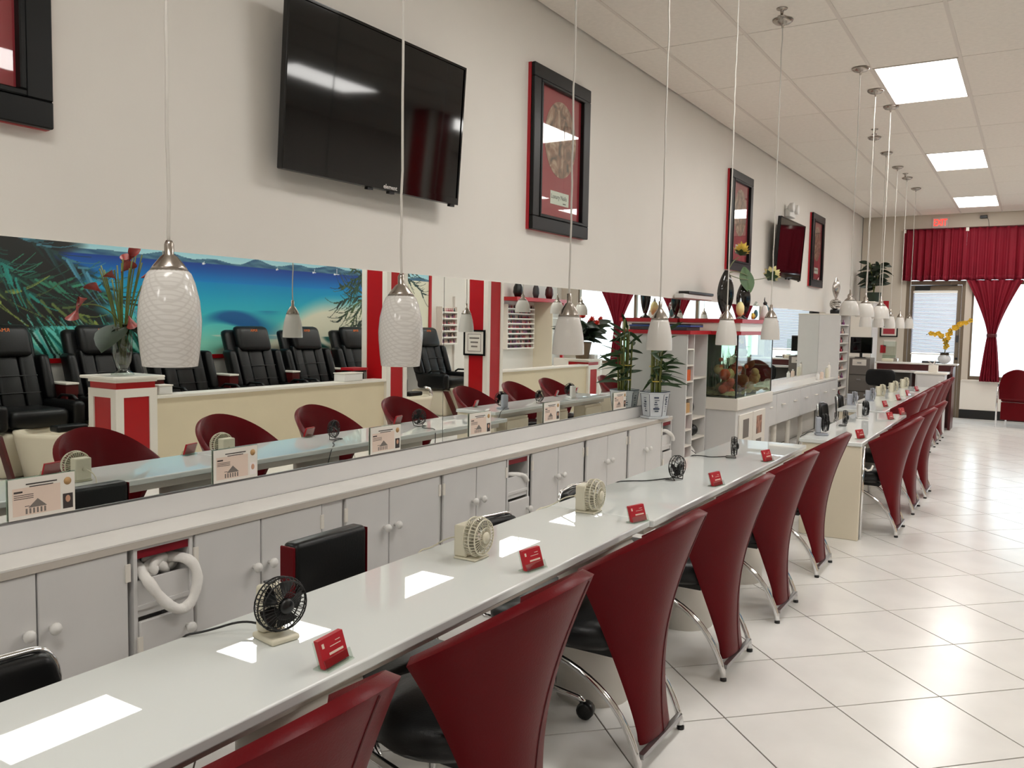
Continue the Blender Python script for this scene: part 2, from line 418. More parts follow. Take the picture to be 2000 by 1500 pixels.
# ------------------------------------------------------------------ wall cabinets under the mirror
CX = .178                                  # door plane
CT = .748                                  # counter top height
struct('trim_2', MB().box(-.011, .012, -3.2, 6.53, CT, .8345), 'cabinet_white', 'white upstand board between counter and mirror')
ct = thing('counter_top', 'long narrow white counter top with worn edge under the mirror', 'counter', (0, 0, 0))
MB().box(.0125, CX+.02, -3.2, 6.68, CT-.006, CT).build('top_board', 'counter_white', ct)
MB().box(CX+.004, CX+.0195, -3.2, 6.68, CT-.030, CT-.0065).build('front_edge', 'edge_grey', ct)
for a, b2 in ((-3.1, 1.58), (1.6, 2.33), (2.36, 3.6), (3.63, 6.5)): MB().box(.0135, .0165, a, b2, CT+.0002, CT+.0006).build('seam', 'mid_grey', ct)
knob = MB().lathe([(.008, 0), (.008, .012), (.017, .02), (.02, .028), (.016, .036), (0, .038)], 12, axis='x').mesh('knob', 'white_plastic')
hinge = MB().box(-.002, .006, -.009, .009, -.03, .03).mesh('hinge', 'trim_white')
def cabinet(y0, y1, splits, label, fill=None, z1=.715):
    c = thing('wall_cabinet', label, 'cabinet', (0, y0, 0), group='white cabinets under the mirror')
    w = y1-y0; d = CX-.004
    b = MB().box(.012, d, 0, .018, .06, CT-.031).box(.012, d, w-.018, w, .06, CT-.031).box(.012, d, .018, w-.018, .06, .08).box(.012, .03, .018, w-.018, .08, CT-.031)
    b.box(.012, d, .018, w-.018, CT-.05, CT-.031); b.build('carcass', 'cabinet_white', c)
    MB().box(.014, .1, 0, w, 0, .058).build('plinth', 'cabinet_gap', c)
    n = len(splits)-1
    if fill: MB().box(CX-.002, CX+.009, fill[0]-y0, fill[1]-y0, .085, CT-.031).build('filler_panel', 'cabinet_white', c)
    for k in range(n):
        a, b2 = splits[k]-y0, splits[k+1]-y0; g = .003
        dr = MB().box(CX-.002, CX+.014, a+g, b2-g, .085, z1, .003, 1).build('door', 'cabinet_white', c)
        ky = b2-.04 if k % 2 == 0 and n > 1 else a+.04
        put('knob', knob, dr, (CX+.014, ky, .535))
        hy = a+g if k % 2 == 0 else b2-g
        for z in (.16, .64): put('hinge', hinge, dr, (CX+.012, hy, z))
    return c
cabinet(1.0-.3, 1.70, (.72, 1.387, 1.692), 'white two-door cabinet left of the nearest cotton cubby')
cabinet(-3.2, .69, (-3.19, -1.25, .69), 'white low cabinet under the mirror beyond the left of the photo')
cabinet(1.95, 2.732, (1.957, 2.265, 2.6), 'white two-door cabinet right of the nearest cotton cubby, behind the red-sided chair', (2.603, 2.725))
cabinet(2.735, 3.452, (2.742, 3.041, 3.438), 'white two-door cabinet directly behind the black stool back with red side')
cabinet(3.456, 4.085, (3.468, 3.772, 4.078), 'white two-door cabinet just left of the middle cotton cubby')
cabinet(4.34, 5.075, (4.37, 4.70, 5.052), 'white two-door cabinet just right of the middle cotton cubby')
cabinet(5.08, 5.79, (5.104, 5.43, 5.765), 'white two-door cabinet, second from the far end of the counter')
cabinet(5.795, 6.468, (5.812, 6.13, 6.455), 'white two-door cabinet beside the farthest cubby, below the potted bamboo')
def cubby(y0, y1, label, seed):
    c = thing('cotton_cubby', label, 'cubby', (0, y0, 0), group='open cotton cubbies between the cabinets'); w = y1-y0; d = CX+.012
    MB().box(.012, d, 0, .014, .02, CT-.031).box(.012, d, w-.014, w, .02, CT-.031).box(.012, .026, .014, w-.014, .02, CT-.031).box(.026, d, .014, w-.014, .50, .515).box(.026, d, .014, w-.014, CT-.04, CT-.031).build('carcass', 'cabinet_white', c)
    MB().box(CX-.004, CX+.006, .015, w-.015, .678, CT-.041).build('header_strip', 'red_header', c)
    MB().box(CX-.006, CX+.006, .015, w-.015, .475, .60).build('front_panel', 'cabinet_white', c)
    dr = MB().box(CX+.007, CX+.022, .016, w-.004, .06, .462, .003, 1).build('door', 'cabinet_white', c)
    put('knob', knob, dr, (CX+.022, w-.035, .395)); put('hinge', hinge, dr, (CX+.018, .016, .38))
    return c
cubby(1.712, 1.948, 'open cubby with red header and hanging cotton, nearest the camera', 1)
cubby(4.088, 4.335, 'middle open cubby with red header and a little cotton inside', 2)
cubby(6.47, 6.68, 'farthest narrow open cubby with red header below the potted bamboo', 3)
# cotton rolls stuffed in the cubbies, one loop hanging out
rnd = random.Random(3)
def cotton(pts, r, name, label):
    P = []
    for i in range(len(pts)-1):
        a, b2 = Vector(pts[i]), Vector(pts[i+1])
        for k in range(6): P.append(a.lerp(b2, k/6))
    P.append(Vector(pts[-1])); L = len(P)
    Q = [sum((P[max(0, min(L-1, i+d))] for d in range(-3, 4)), Vector())/7 for i in range(L)]
    o = MB().tube(Q, [r*(1+.07*math.sin(i*.7)+.05*rnd.uniform(-1, 1)) for i in range(L)], 12, flat=.8).build(name, 'cotton')
    return tag(o, label, 'cotton', 'white cotton rolls in the cubbies')
cotton([(.10, 1.78, .64), (.19, 1.745, .625), (.215, 1.76, .585), (.225, 1.80, .52), (.23, 1.85, .475), (.232, 1.90, .475), (.228, 1.935, .53), (.222, 1.945, .59), (.2, 1.93, .635), (.15, 1.90, .645), (.09, 1.88, .635)], .019, 'cotton_roll', 'white cotton rope hanging in a loop out of the nearest cubby')
cotton([(.07, 1.75, .55), (.12, 1.80, .57), (.15, 1.77, .61), (.13, 1.82, .645), (.16, 1.85, .62), (.12, 1.88, .58), (.15, 1.86, .635), (.1, 1.79, .655)], .019, 'cotton_roll', 'white cotton rope coiled inside the nearest cubby')
cotton([(.05, 1.76, .61), (.09, 1.74, .63), (.13, 1.77, .60), (.155, 1.82, .605), (.16, 1.80, .64), (.14, 1.86, .65), (.1, 1.9, .62), (.15, 1.9, .61)], .021, 'cotton_roll', 'upper white cotton rope bunched inside the nearest cubby')
cotton([(.1, 4.12, .60), (.15, 4.16, .615), (.17, 4.22, .605), (.185, 4.28, .60), (.195, 4.315, .55)], .018, 'cotton_roll', 'white cotton rope lying in the middle cubby')
cotton([(.1, 6.5, .60), (.16, 6.54, .645), (.2, 6.6, .62), (.215, 6.65, .58), (.21, 6.66, .54)], .018, 'cotton_roll', 'white cotton rope in the farthest cubby under the bamboo')

# ------------------------------------------------------------------ licence cards standing on the mirror's bottom channel
LN = ['leftmost licence certificate card leaning on the mirror', 'licence certificate card on the mirror above the nearest cotton cubby area, second from left', 'third licence card from the left, with a photo sticker, on the mirror', 'fourth licence card from the left, on the mirror', 'fifth licence card from the left, on the mirror', 'rightmost licence card, beside the potted bamboo on the mirror']
for k, (y0, y1) in enumerate(((1.405, 1.622), (2.19, 2.41), (3.117, 3.345), (3.965, 4.188), (4.83, 5.045), (5.915, 6.145))):
    t = thing('licence_card', LN[k], 'certificate', (.004, y0, .8435), group='licence cards along the mirror'); w = y1-y0; h = .132
    MB().box(0, .003, 0, w, 0, h).build('card', 'paper', t)
    MB().box(.0031, .0034, .012, w-.05, .012, h-.03).build('print_field', 'peach_print', t)
    MB().prism([(w*.28, .035), (w*.42, .062), (w*.56, .035)], .0035, .0038, 'yz').build('building_print', 'grey_print', t)
    m2 = MB()
    for q in range(6): m2.box(.0035, .0038, w*(.24+.055*q), w*(.24+.055*q)+.006, .016, .033)
    m2.build('columns_print', 'grey_print', t)
    m2 = MB().box(.0035, .0038, w*.25, w*.72, h-.022, h-.018).box(.0035, .0038, w*.3, w*.66, h-.03, h-.027).box(.0035, .0038, .016, w*.2, h-.046, h-.040)
    for q in range(3): m2.box(.0035, .0038, .016, w*.36, h-.054-.006*q, h-.052-.006*q)
    m2.box(.0035, .0038, .05, w*.3, .04, .042); m2.build('text_lines', 'dark_print', t)
    MB().lathe([(.013, 0), (.013, .0006)], 16, (.0032, w-.025, h-.028), 'x').build('seal', 'tan', t)
    MB().box(.0032, .0038, w-.042, w-.008, .012, .062).build('portrait_photo', 'dark_print' if k != 1 else 'white_print', t)
    MB().sphere((.0039, w-.025, .044), (.0006, .009, .012), 10, 6).build('portrait_face', 'skin_print', t)
    MB().box(-.0035, -.0005, -.004, w+.004, 0, h+.003).build('holder', 'acrylic', t)

# ------------------------------------------------------------------ pictures and televisions on the left wall
pic = None
def picture(y0, label, seed):
    t = thing('framed_picture', label, 'picture', (-.012, y0, 2.09), group='red and black framed pictures'); w, h = .77, 1.02
    MB().box(0, .022, 0, w, 0, h).build('backing', 'red_trim', t)
    o = MB()
    for a in ((0, w, 0, .085), (0, w, h-.085, h), (0, .085, .085, h-.085), (w-.085, w, .085, h-.085)): o.box(.0225, .05, a[0], a[1], a[2], a[3], .004, 1)
    o.build('frame', 'black_frame', t)
    o = MB()
    for a in ((.0855, w-.0855, .0855, .105), (.0855, w-.0855, h-.105, h-.0855), (.0855, .105, .105, h-.105), (w-.105, w-.0855, .105, h-.105)): o.box(.0225, .056, a[0], a[1], a[2], a[3], .004, 1)
    o.build('inner_bead', 'black_frame', t)
    MB().box(.0225, .027, .1052, w-.1052, .1052, h-.1052).build('mat_board', 'mat_red', t)
    el = [(w*.5+.215*math.cos(2*PI*i/40), h*.60+.245*math.sin(2*PI*i/40)) for i in range(40)]
    MB().prism(el, .0271, .0285, 'yz').build('oval_print', 'art_print', t)
    MB().box(.0271, .0285, w*.5-.125, w*.5+.125, .19, .275).build('title_card', 'paper', t)
    text('title_text', 'Luxury Nails', .042, 'dark_print', t, (.0286, w*.5-.01, .24), (PI/2, 0, PI/2), .0004)
    MB().box(.0286, .029, w*.5+.045, w*.5+.085, .202, .208).build('small_print', 'dark_print', t)
    MB().box(.030, .0325, .1053, w-.1053, .1053, h-.1053).build('glass_pane', 'glass', t)
picture(.79, 'framed picture cut off by the top left corner of the photo', 1)
picture(4.578, 'largest fully visible red framed picture with oval print, right of the big television', 2)
picture(8.56, 'red framed picture with oval print left of the small television', 3)
picture(12.27, 'farthest narrow-looking red framed picture right of the small television', 4)
def television(c, yaw, tilt, label, scr, brand):
    t = thing('television', label, 'television', (c[0], c[1], c[2]), group='wall televisions')
    t.rotation_euler = (0, tilt, yaw); w, h = 1.2, .702
    MB().box(-.035, -.002, -w/2, w/2, -h/2, h/2, .006, 2).build('housing', 'black_plastic', t)
    MB().box(-.0015, .001, -w/2+.012, w/2-.012, -h/2+.035, h/2-.012).build('screen', scr, t)
    o = MB()
    for a in ((-w/2, w/2, -h/2, -h/2+.034), (-w/2, w/2, h/2-.0115, h/2), (-w/2, -w/2+.0115, -h/2+.034, h/2-.0115), (w/2-.0115, w/2, -h/2+.034, h/2-.0115)): o.box(-.0015, .006, a[0], a[1], a[2], a[3])
    o.build('bezel', 'screen', t)
    MB().box(-.06, -.0355, -.3, .3, -.25, .18, .01, 2).build('back_cover', 'black_plastic', t)
    o = MB()
    for y in (-.07, .08, w/2-.04): o.box(-.02, .0, y-.018, y+.018, -h/2-.012, -h/2-.0005)
    o.build('sensor_tab', 'black_plastic', t)
    MB().box(-c[0]+.004, -.0605, -.12, .12, -.10, .08).build('wall_bracket', 'dark_grey', t)
    if brand: text('brand_text', brand, .03, 'white_print', t, (.0064, .06, -h/2+.016), (PI/2, 0, PI/2), .0004)
television((.112, 3.082, 2.466), math.radians(-1.1), math.radians(3.7), 'large black flat television left of the framed picture', 'screen', 'element')
television((.125, 10.72, 2.455), math.radians(-.3), math.radians(3.2), 'smaller-looking far flat television with dark maroon reflection', 'screen', None)
t = thing('emergency_light', 'white twin-head emergency light on the wall above the far television', 'emergency light', (-.012, 11.02, 2.94))
MB().box(0, .07, -.14, .14, -.05, .05, .01).build('housing', 'white_plastic', t)
for s in (-1, 1):
    MB().lathe([(.02, 0), (.055, .03), (.06, .075), (.052, .08), (0, .072)], 14, (.03, s*.12, .06), 'x').build('lamp_head', 'white_plastic', t)

# ------------------------------------------------------------------ nail tables
def table(name, label, x0, x1, y0, y1, peds, end=None, cab=False):
    t = thing(name, label, 'table', (x0, y0, 0), group='white nail tables'); w, l = x1-x0, y1-y0
    MB().box(0, w, 0, l, ZT-.03, ZT, .006, 2).build('table_top', 'table_white', t)
    MB().box(.06, w-.06, .04, l-.04, ZT-.075, ZT-.0305).build('apron', 'edge_grey', t)
    for p in peds:
        MB().lathe([(.15, 0), (.15, ZT-.0755)], 28, (w*.66, p-y0, 0)).build('pedestal', 'trim_white', t)
    if end == 'near':
        MB().box(.02, w-.005, .015, .055, .0, ZT-.0305, .004, 1).build('end_panel', 'cream_panel', t)
        MB().tube([(w-.0, .075, 0), (w-.0, .075, ZT-.032)], .011, 10).build('chrome_post', 'chrome', t)
        MB().tube([(w+.0, .075, .52), (w+.03, .085, .50), (w+.05, .10, .505), (w+.06, .115, .535)], .007, 8).build('bag_hook', 'trim_white', t)
    if cab:
        n = cab
        for k in range(n):
            yc = l*(k+.5)/n
            b = MB().box(.02, .15, yc-.2, yc+.2, .04, ZT-.0755).build('drawer_cabinet', 'cream_panel', t)
            for z in (.42, .22, .05):
                d = MB().box(.004, .0198, yc-.19, yc+.19, z, z+.185, .003, 1).build('drawer', 'cream_panel', b)
    return t
table('nail_table', 'long white glossy nail table nearest the camera', .962, 1.435, -1.4, 3.204, (-.35, .55, 1.42, 3.04))
table('nail_table', 'white glossy nail table after the seam, beside the aquarium', .962, 1.45, 3.207, 5.93, (4.05, 4.95))
table('nail_table', 'white nail table offset towards the aisle, with cream end panel', 1.316, 1.748, 6.29, 8.69, (), 'near', 3)
table('nail_table', 'farthest long white nail table in front of the reception desk', 1.09, 1.535, 8.86, 13.1, (), 'near', 4)

# ------------------------------------------------------------------ red tub chairs
def shell_pt(u, v):
    """outer face: u -1..1 around the back, v 0..1 from foot to rim (a slanted plane); the seat faces -x"""
    A = u*PI/2*.995
    W_ = .129+.167*v**2.04; D = .031+.297*v**1.655; xb = -.042*math.sin(PI*v)+.124*v**1.5
    zt = .862-.58*.328*(1-math.cos(A))
    return (xb-D*(1-math.cos(A)), W_*math.sin(A), .067+(zt-.067)*v)
chair = thing('tub_chair', 'x', 'chair', (0, 0, 0), group='red tub chairs along the nail tables')
NU, NV = 30, 22
sh = MB().grid(lambda a, b2: shell_pt(a*2-1, b2), NU, NV).build('shell', 'red_leather', chair, recalc=False); solid(sh, .032, -1, .010)
pts = []
for k in range(0, 23):
    p = Vector(shell_pt(.09, k/22*.99)); q = Vector(shell_pt(.11, k/22*.99))-Vector(shell_pt(.07, k/22*.99)); pts.append(p+Vector((q.y, -q.x, 0)).normalized()*.0005)
MB().tube(pts, .0028, 6).build('seam_piping', 'red_dark', chair)
MB().lathe([(0, .37), (.19, .375), (.215, .40), (.218, .435), (.205, .462), (.16, .474), (0, .478)], 32, (-.285, 0, 0)).build('seat', 'black_leather', chair)
MB().box(-.44, -.14, -.12, .12, .345, .369).build('seat_support', 'black_plastic', chair)
for s in (-1, 1):
    y = s*.195
    pts = [(-.47, y, 0), (-.475, y, .16), (-.475, y, .28)]+[tuple(p) for p in bez((-.475, y, .31), (-.46, y, .365), (-.40, y, .355), 5)]+[tuple(p) for p in bez((-.36, y, .345), (-.08, y, .29), (-.006, y, .04), 12)][1:]+[(-.002, y, 0)]
    MB().tube(pts, .0125, 10).build('leg', 'chrome', chair)
    MB().lathe([(.014, 0), (.014, .012)], 12, (-.002, y, -.0)).build('foot_cap', 'black_plastic', chair)
MB().box(-.012, .008, -.183, .183, .048, .065).build('foot_bar', 'steel', chair)
first = True
def place_chair(x, y, label, rz=0):
    global first
    o = chair if first else copy_tree(chair); first = False
    o.location = (x, y, 0); o.rotation_euler[2] = rz; o['label'] = label
place_chair(1.685, 1.05, 'nearest red leather tub chair, its top edge cut off by the bottom of the photo', .02)
place_chair(1.69, 1.85, 'second red leather tub chair from the camera', .02)
place_chair(1.69, 2.745, 'third red leather tub chair from the camera, with both chrome legs showing')
place_chair(1.69, 3.645, 'fourth red leather tub chair from the camera at the near tables')
place_chair(1.70, 4.49, 'fifth red leather tub chair from the camera at the near tables')
place_chair(1.695, 5.43, 'last red tub chair of the near tables, beside the cream end panel')
place_chair(1.96, 6.79, 'first red tub chair after the cream end panel, beside the bag hook')
place_chair(1.97, 7.69, 'second red tub chair at the offset table')
place_chair(1.98, 8.49, 'third red tub chair at the offset table')
for k, y in enumerate((9.45, 10.35, 11.25, 12.2, 12.95)):
    place_chair(1.715, y+.03, ['first', 'second', 'third', 'fourth', 'last'][k]+' red tub chair at the farthest nail table')

# ------------------------------------------------------------------ technicians' black chairs behind the tables
def star_base(t):
    for k in range(5):
        a = 2*PI*k/5+PI/5; c, s = math.cos(a), math.sin(a)
        MB().tube([(.03*c, .03*s, .105), (.15*c, .15*s, .098), (.26*c, .26*s, .078), (.285*c, .285*s, .055)], [.016, .015, .013, .011], 8).build('base_arm', 'chrome', t)
        ca = MB().lathe([(.02, -.024), (.032, -.02), (.034, 0), (.032, .02), (.02, .024)], 14, (0, 0, 0), 'y').build('caster', 'black_plastic', t, (.287*c, .287*s, .034), a)
        MB().lathe([(.021, .0245), (.021, .0262), (.015, .0262)], 14, (0, 0, 0), 'y', close=False).build('caster_ring', 'steel', ca)
    MB().lathe([(.034, .075), (.034, .125), (.024, .13), (.024, .34)], 16).build('gas_column', 'chrome', t)
def tech_chair(label, loc, rz, style, dz=0):
    """chair faces +x (towards the table)"""
    t = thing('technician_chair', label, 'chair', loc, rz, 'black technician chairs behind the tables'); star_base(t)
    MB().box(-.2, .2, -.21, .21, .34+dz*.5, .41+dz*.5, .03, 3).build('seat', 'black_leather', t)
    if style == 'red':
        MB().box(-.235, -.165, -.172, .172, .46+dz, .77+dz, .02, 3).build('backrest', 'black_leather', t)
        for s in (-1, 1): MB().box(-.232, -.168, -.182 if s < 0 else .1722, -.1722 if s < 0 else .1745, .465+dz, .76+dz, .004 if s < 0 else 0, 2).build('side_panel', 'red_leather', t)
    else:
        o = MB().grid(lambda a, b2: (-.2-.05*(1-((a-.5)*2)**2)*.9-.03*b2, (a-.5)*.40*(1-.12*abs((b2-.5)*2)**3), .46+.275*b2+dz), 14, 8).build('backrest', 'black_leather', t); solid(o, .06, 0, .02)
        pts = [(-.235, -.206, .46+dz)]+[tuple(p) for p in bez((-.245, -.208, .66+dz), (-.255, -.205, .738+dz), (-.265, -.15, .742+dz), 6)]+[(-.285, 0, .747+dz)]+[tuple(p) for p in bez((-.265, .15, .742+dz), (-.255, .205, .738+dz), (-.245, .208, .66+dz), 6)]+[(-.235, .206, .46+dz)]
        MB().tube(pts, .009, 10).build('back_rim', 'chrome', t)
    for s in (-1, 1): MB().tube([(-.1, s*.1, .335+dz), (-.2, s*.1, .335+dz), (-.292, s*.1, .38+dz), (-.285, s*.1, .52+dz)], .01, 8).build('back_bracket', 'chrome', t)
    return t
tech_chair('black chair back with chrome rim at the left edge, below the nearest cabinet', (.92, 1.0, 0), .1, 'rim', -.08)
tech_chair('square black chair back with a red side panel behind the nearest table', (.90, 2.10, 0), .0, 'red')
tech_chair('black chair with chrome rim mostly hidden behind the second cream fan', (.93, 3.16, 0), 0, 'rim', -.13)
tech_chair('black chair with chrome rim behind the third fan, before the middle cabinets', (.93, 4.02, 0), 0, 'rim', -.12)
tech_chair('black chair with chrome rim at the start of the farthest table, under the wall drawers', (.78, 10.9, 0), 0, 'rim', -.17)
tech_chair('black chair with chrome rim farther along the farthest table, before the cubby tower', (.78, 12.0, 0), .1, 'rim', -.14)
t = thing('rolling_stool', 'small black rolling stool with chrome star base under the near table by the third chair', 'stool', (1.07, 2.78, 0), -PI/5+.12)
star_base(t)
MB().lathe([(0, .335), (.09, .34), (.11, .355), (.112, .38), (.1, .40), (0, .405)], 28).build('seat', 'black_leather', t)
# ------------------------------------------------------------------ small desk fans
def cage(mb, x0, R_, depth, n, wire, hub=.018):
    for xx, rr in ((x0, R_*.96), (x0+depth*.55, R_), (x0+depth, R_*.9)):
        mb.tube([(xx, rr*math.cos(2*PI*i/28), rr*math.sin(2*PI*i/28)) for i in range(28)], wire*1.9, 6, closed=True)
    mb.tube([(x0+depth*1.12, R_*.5*math.cos(2*PI*i/20), R_*.5*math.sin(2*PI*i/20)) for i in range(20)], wire, 5, closed=True)
    for i in range(n):
        a = 2*PI*i/n; c, s = math.cos(a), math.sin(a)
        mb.tube([(x0-.004, hub*c, hub*s), (x0, R_*.96*c, R_*.96*s), (x0+depth*.55, R_*1.02*c, R_*1.02*s), (x0+depth, R_*.9*c, R_*.9*s), (x0+depth*1.15, hub*c, hub*s)], wire, 4)
def blades(R_, n, x):
    mb = MB()
    for k in range(n):
        a0 = 2*PI*k/n
        def fn(u, v, a0=a0):
            r = .014+(R_*.86-.014)*v; a = a0+(u-.5)*(.95 if v > .2 else .6); return (x+.016*(u-.5), r*math.cos(a), r*math.sin(a))
        mb.grid(fn, 5, 4)
    o = mb; return o
def fan(style, label, loc, rz=0):
    body, cg, bl = {'beige': ('cream_plastic', 'black_plastic', 'black_plastic'), 'grey': ('grey_plastic', 'black_plastic', 'black_plastic'), 'white': ('white_plastic', 'black_plastic', 'black_plastic'),
                    'cream': ('cream_plastic', 'cream_plastic', 'blade_cream'), 'greybox': ('grey_plastic', 'grey_plastic', 'mid_grey'), 'usb': ('black_plastic', 'black_plastic', 'black_plastic')}[style]
    t = thing('desk_fan', label, 'fan', loc, rz, 'small desk fans on the nail tables')
    if style in ('beige', 'grey', 'white'):
        MB().box(-.052, .042, -.04, .04, 0, .016, .006, 2).build('base', body, t)
        MB().box(-.05, -.012, -.032, .032, .016, .135, .01, 3).build('body', body, t)
        MB().box(-.045, -.022, -.012, .012, .1355, .141, .002, 1).build('switch', 'dark_grey', t)
        R_, x0, zc, dp = .067, .002, .094, .036
    elif style in ('cream', 'greybox'):
        MB().box(-.06, .03, -.045, .045, 0, .008, .003, 1).build('base', body, t)
        MB().box(-.062, -.012, -.04, .04, .008, .115, .006, 2).build('body', body, t)
        MB().tube([(-.062, .0, .06), (-.08, 0, .06)], .008, 8).build('switch', body, t)
        R_, x0, zc, dp = .066, -.010, .076, .044
    else:
        for s in (-1, 1): MB().tube([(-.004, s*.062, .07), (-.002, s*.056, .035), (.012, s*.035, .005), (-.045, s*.035, .004), (-.045, 0, .004)], .003, 6).build('stand_wire', body, t)
        R_, x0, zc, dp = .058, -.014, .072, .03
    c = MB(); cage(c, x0, R_, dp, 34 if style != 'usb' else 20, .0011 if style != 'cream' else .0014)
    c.build('cage', cg, t, (0, 0, zc))
    blades(R_, 5 if style != 'usb' else 4, x0+dp*.5).build('blades', bl, t, (0, 0, zc))
    MB().lathe([(.019, -.006), (.02, .004), (.014, .009), (0, .01)], 16, (x0+dp*1.12, 0, 0), 'x').build('hub', body if style in ('cream', 'greybox') else cg, t, (0, 0, zc))
    return t
def cable(pts, label, m='black_plastic', r=.003):
    P = []
    for i in range(len(pts)-2):
        a = (Vector(pts[i])+Vector(pts[i+1]))/2 if i else Vector(pts[0]); b2 = (Vector(pts[i+1])+Vector(pts[i+2]))/2 if i < len(pts)-3 else Vector(pts[-1])
        P += bez(a, pts[i+1], b2, 8)
    return tag(MB().tube(P, r, 6).build('power_cable', m), label, 'cable', 'fan power cables')
fan('beige', 'black round desk fan on a beige stand, nearest the camera', (1.168, 1.445, ZT), -.18)
fan('cream', 'cream desk fan beside the black chair, second from the camera', (1.164, 2.329, ZT), .02)
fan('cream', 'cream desk fan third from the camera, beside a red card holder near the seam', (1.173, 3.198, ZT), .05)
fan('usb', 'black wire-stand fan with clear face, fourth along the near tables', (1.201, 4.127, ZT), -.25)
fan('usb', 'black wire-stand fan turned sideways, last on the near tables', (1.213, 5.058, ZT), .35)
fan('grey', 'black round fan on a grey stand at the start of the offset table', (1.42, 6.57, ZT), .35)
fan('usb', 'black wire-stand fan in the middle of the offset table', (1.448, 7.305, ZT), .1)
fan('white', 'black round fan on a white stand at the far end of the offset table', (1.47, 8.02, ZT), .35)
fan('greybox', 'first grey fan on the farthest table', (1.15, 9.4, ZT), .2)
fan('greybox', 'second grey fan on the farthest table', (1.22, 10.1, ZT), .2)
fan('cream', 'first cream fan on the farthest table', (1.21, 10.9, ZT), .35)
fan('cream', 'second cream fan on the farthest table', (1.24, 11.75, ZT), .35)
fan('cream', 'last cream fan on the farthest table, nearest the reception desk', (1.25, 12.75, ZT), .35)
cable([(1.115, 1.45, ZT+.02), (1.06, 1.45, ZT+.03), (1.0, 1.36, ZT+.008), (.955, 1.31, ZT+.004), (.94, 1.28, .6)], 'black cable trailing from the nearest black fan over the table edge')
cable([(1.08, 2.33, ZT+.06), (1.04, 2.34, ZT+.05), (.98, 2.32, ZT+.006), (.952, 2.28, ZT+.005), (.94, 2.22, .6)], 'pale cable of the second fan from the camera', 'cream_plastic')
cable([(1.09, 3.2, ZT+.06), (1.04, 3.21, ZT+.05), (.99, 3.16, ZT+.006), (.953, 3.08, ZT+.005), (.94, 3.0, .6)], 'pale cable of the cream fan near the table seam', 'cream_plastic')
cable([(1.156, 4.127, ZT+.006), (1.1, 4.0, ZT+.004), (1.02, 3.95, ZT+.004), (.953, 3.85, ZT+.005), (.94, 3.8, .6)], 'black cable running left from the fourth fan')
cable([(1.17, 5.04, ZT+.006), (1.1, 4.95, ZT+.004), (1.04, 5.0, ZT+.004), (.953, 4.93, ZT+.005), (.94, 4.9, .6)], 'black cable of the last wire-stand fan on the near tables')
cable([(1.36, 6.55, ZT+.02), (1.34, 6.5, ZT+.03), (1.32, 6.42, ZT+.006), (1.306, 6.36, ZT+.005), (1.3, 6.3, .6)], 'black cable behind the fan with grey stand')
# ------------------------------------------------------------------ card holders with red business cards (faces +x, leaning back)
def holder(label, loc, rz=0, full=True):
    t = thing('card_holder', label, 'card holder', loc, rz, 'red business card holders'); w = .092
    MB().box(-.022, .022, -w/2-.003, w/2+.003, 0, .004).build('tray', 'acrylic', t)
    def slab(x0, z0, x1, z1, th, y0, y1): return MB().prism([(x0, z0), (x0+th, z0), (x1+th, z1), (x1, z1)], y0, y1, 'xz')
    slab(-.006, .004, -.026, .062, .002, -w/2-.003, w/2+.003).build('back_plate', 'acrylic', t)
    slab(.017, .004, .007, .026, .002, -w/2-.003, w/2+.003).build('front_lip', 'acrylic', t)
    if full:
        cs = MB()
        slab(-.003, .005, -.0235, .066, .012, -w/2, w/2).build('card_stack', 'red_trim', t)
        dx = lambda z: -.003+.0122-(z-.005)*.0205/.061
        def pr_(y0, y1, z0, z1): return MB().prism([(dx(z0), z0), (dx(z0)+.0004, z0), (dx(z1)+.0004, z1), (dx(z1), z1)], y0, y1, 'xz')
        pr_(-.018, .034, .028, .033).build('print_line', 'peach_print', t); pr_(-.01, .03, .044, .0455).build('print_line', 'peach_print', t); pr_(.012, .03, .052, .0535).build('print_line', 'peach_print', t)
        pr_(-.037, -.029, .047, .057).build('print_logo', 'peach_print', t)
    return t
HL = ['nearest red business card holder on the near table', 'second red business card holder, between the cream fans and the chairs', 'third red card holder, at the table seam', 'fourth red card holder, before the wire-stand fan', 'fifth red card holder, above the fifth chair']
for k, (x, y, r) in enumerate(((1.394, 1.41, .12), (1.391, 2.33, -.15), (1.405, 3.15, -.28), (1.418, 4.108, -.2), (1.42, 5.05, -.2))): holder(HL[k], (x, y, ZT), r)
for k, (x, y) in enumerate(((1.698, 6.53), (1.69, 8.09), (1.72, 8.62))): holder(['red card holder at the near corner of the offset table', 'pinkish card holder near the far end of the offset table', 'clear red card holder on the far corner of the offset table'][k], (x, y, ZT), -.3)
for k, y in enumerate((9.37, 10.36, 11.2, 12.1)): holder(['first', 'second', 'third', 'fourth'][k]+' small red card holder along the farthest table', (1.47, y, ZT), -.2)

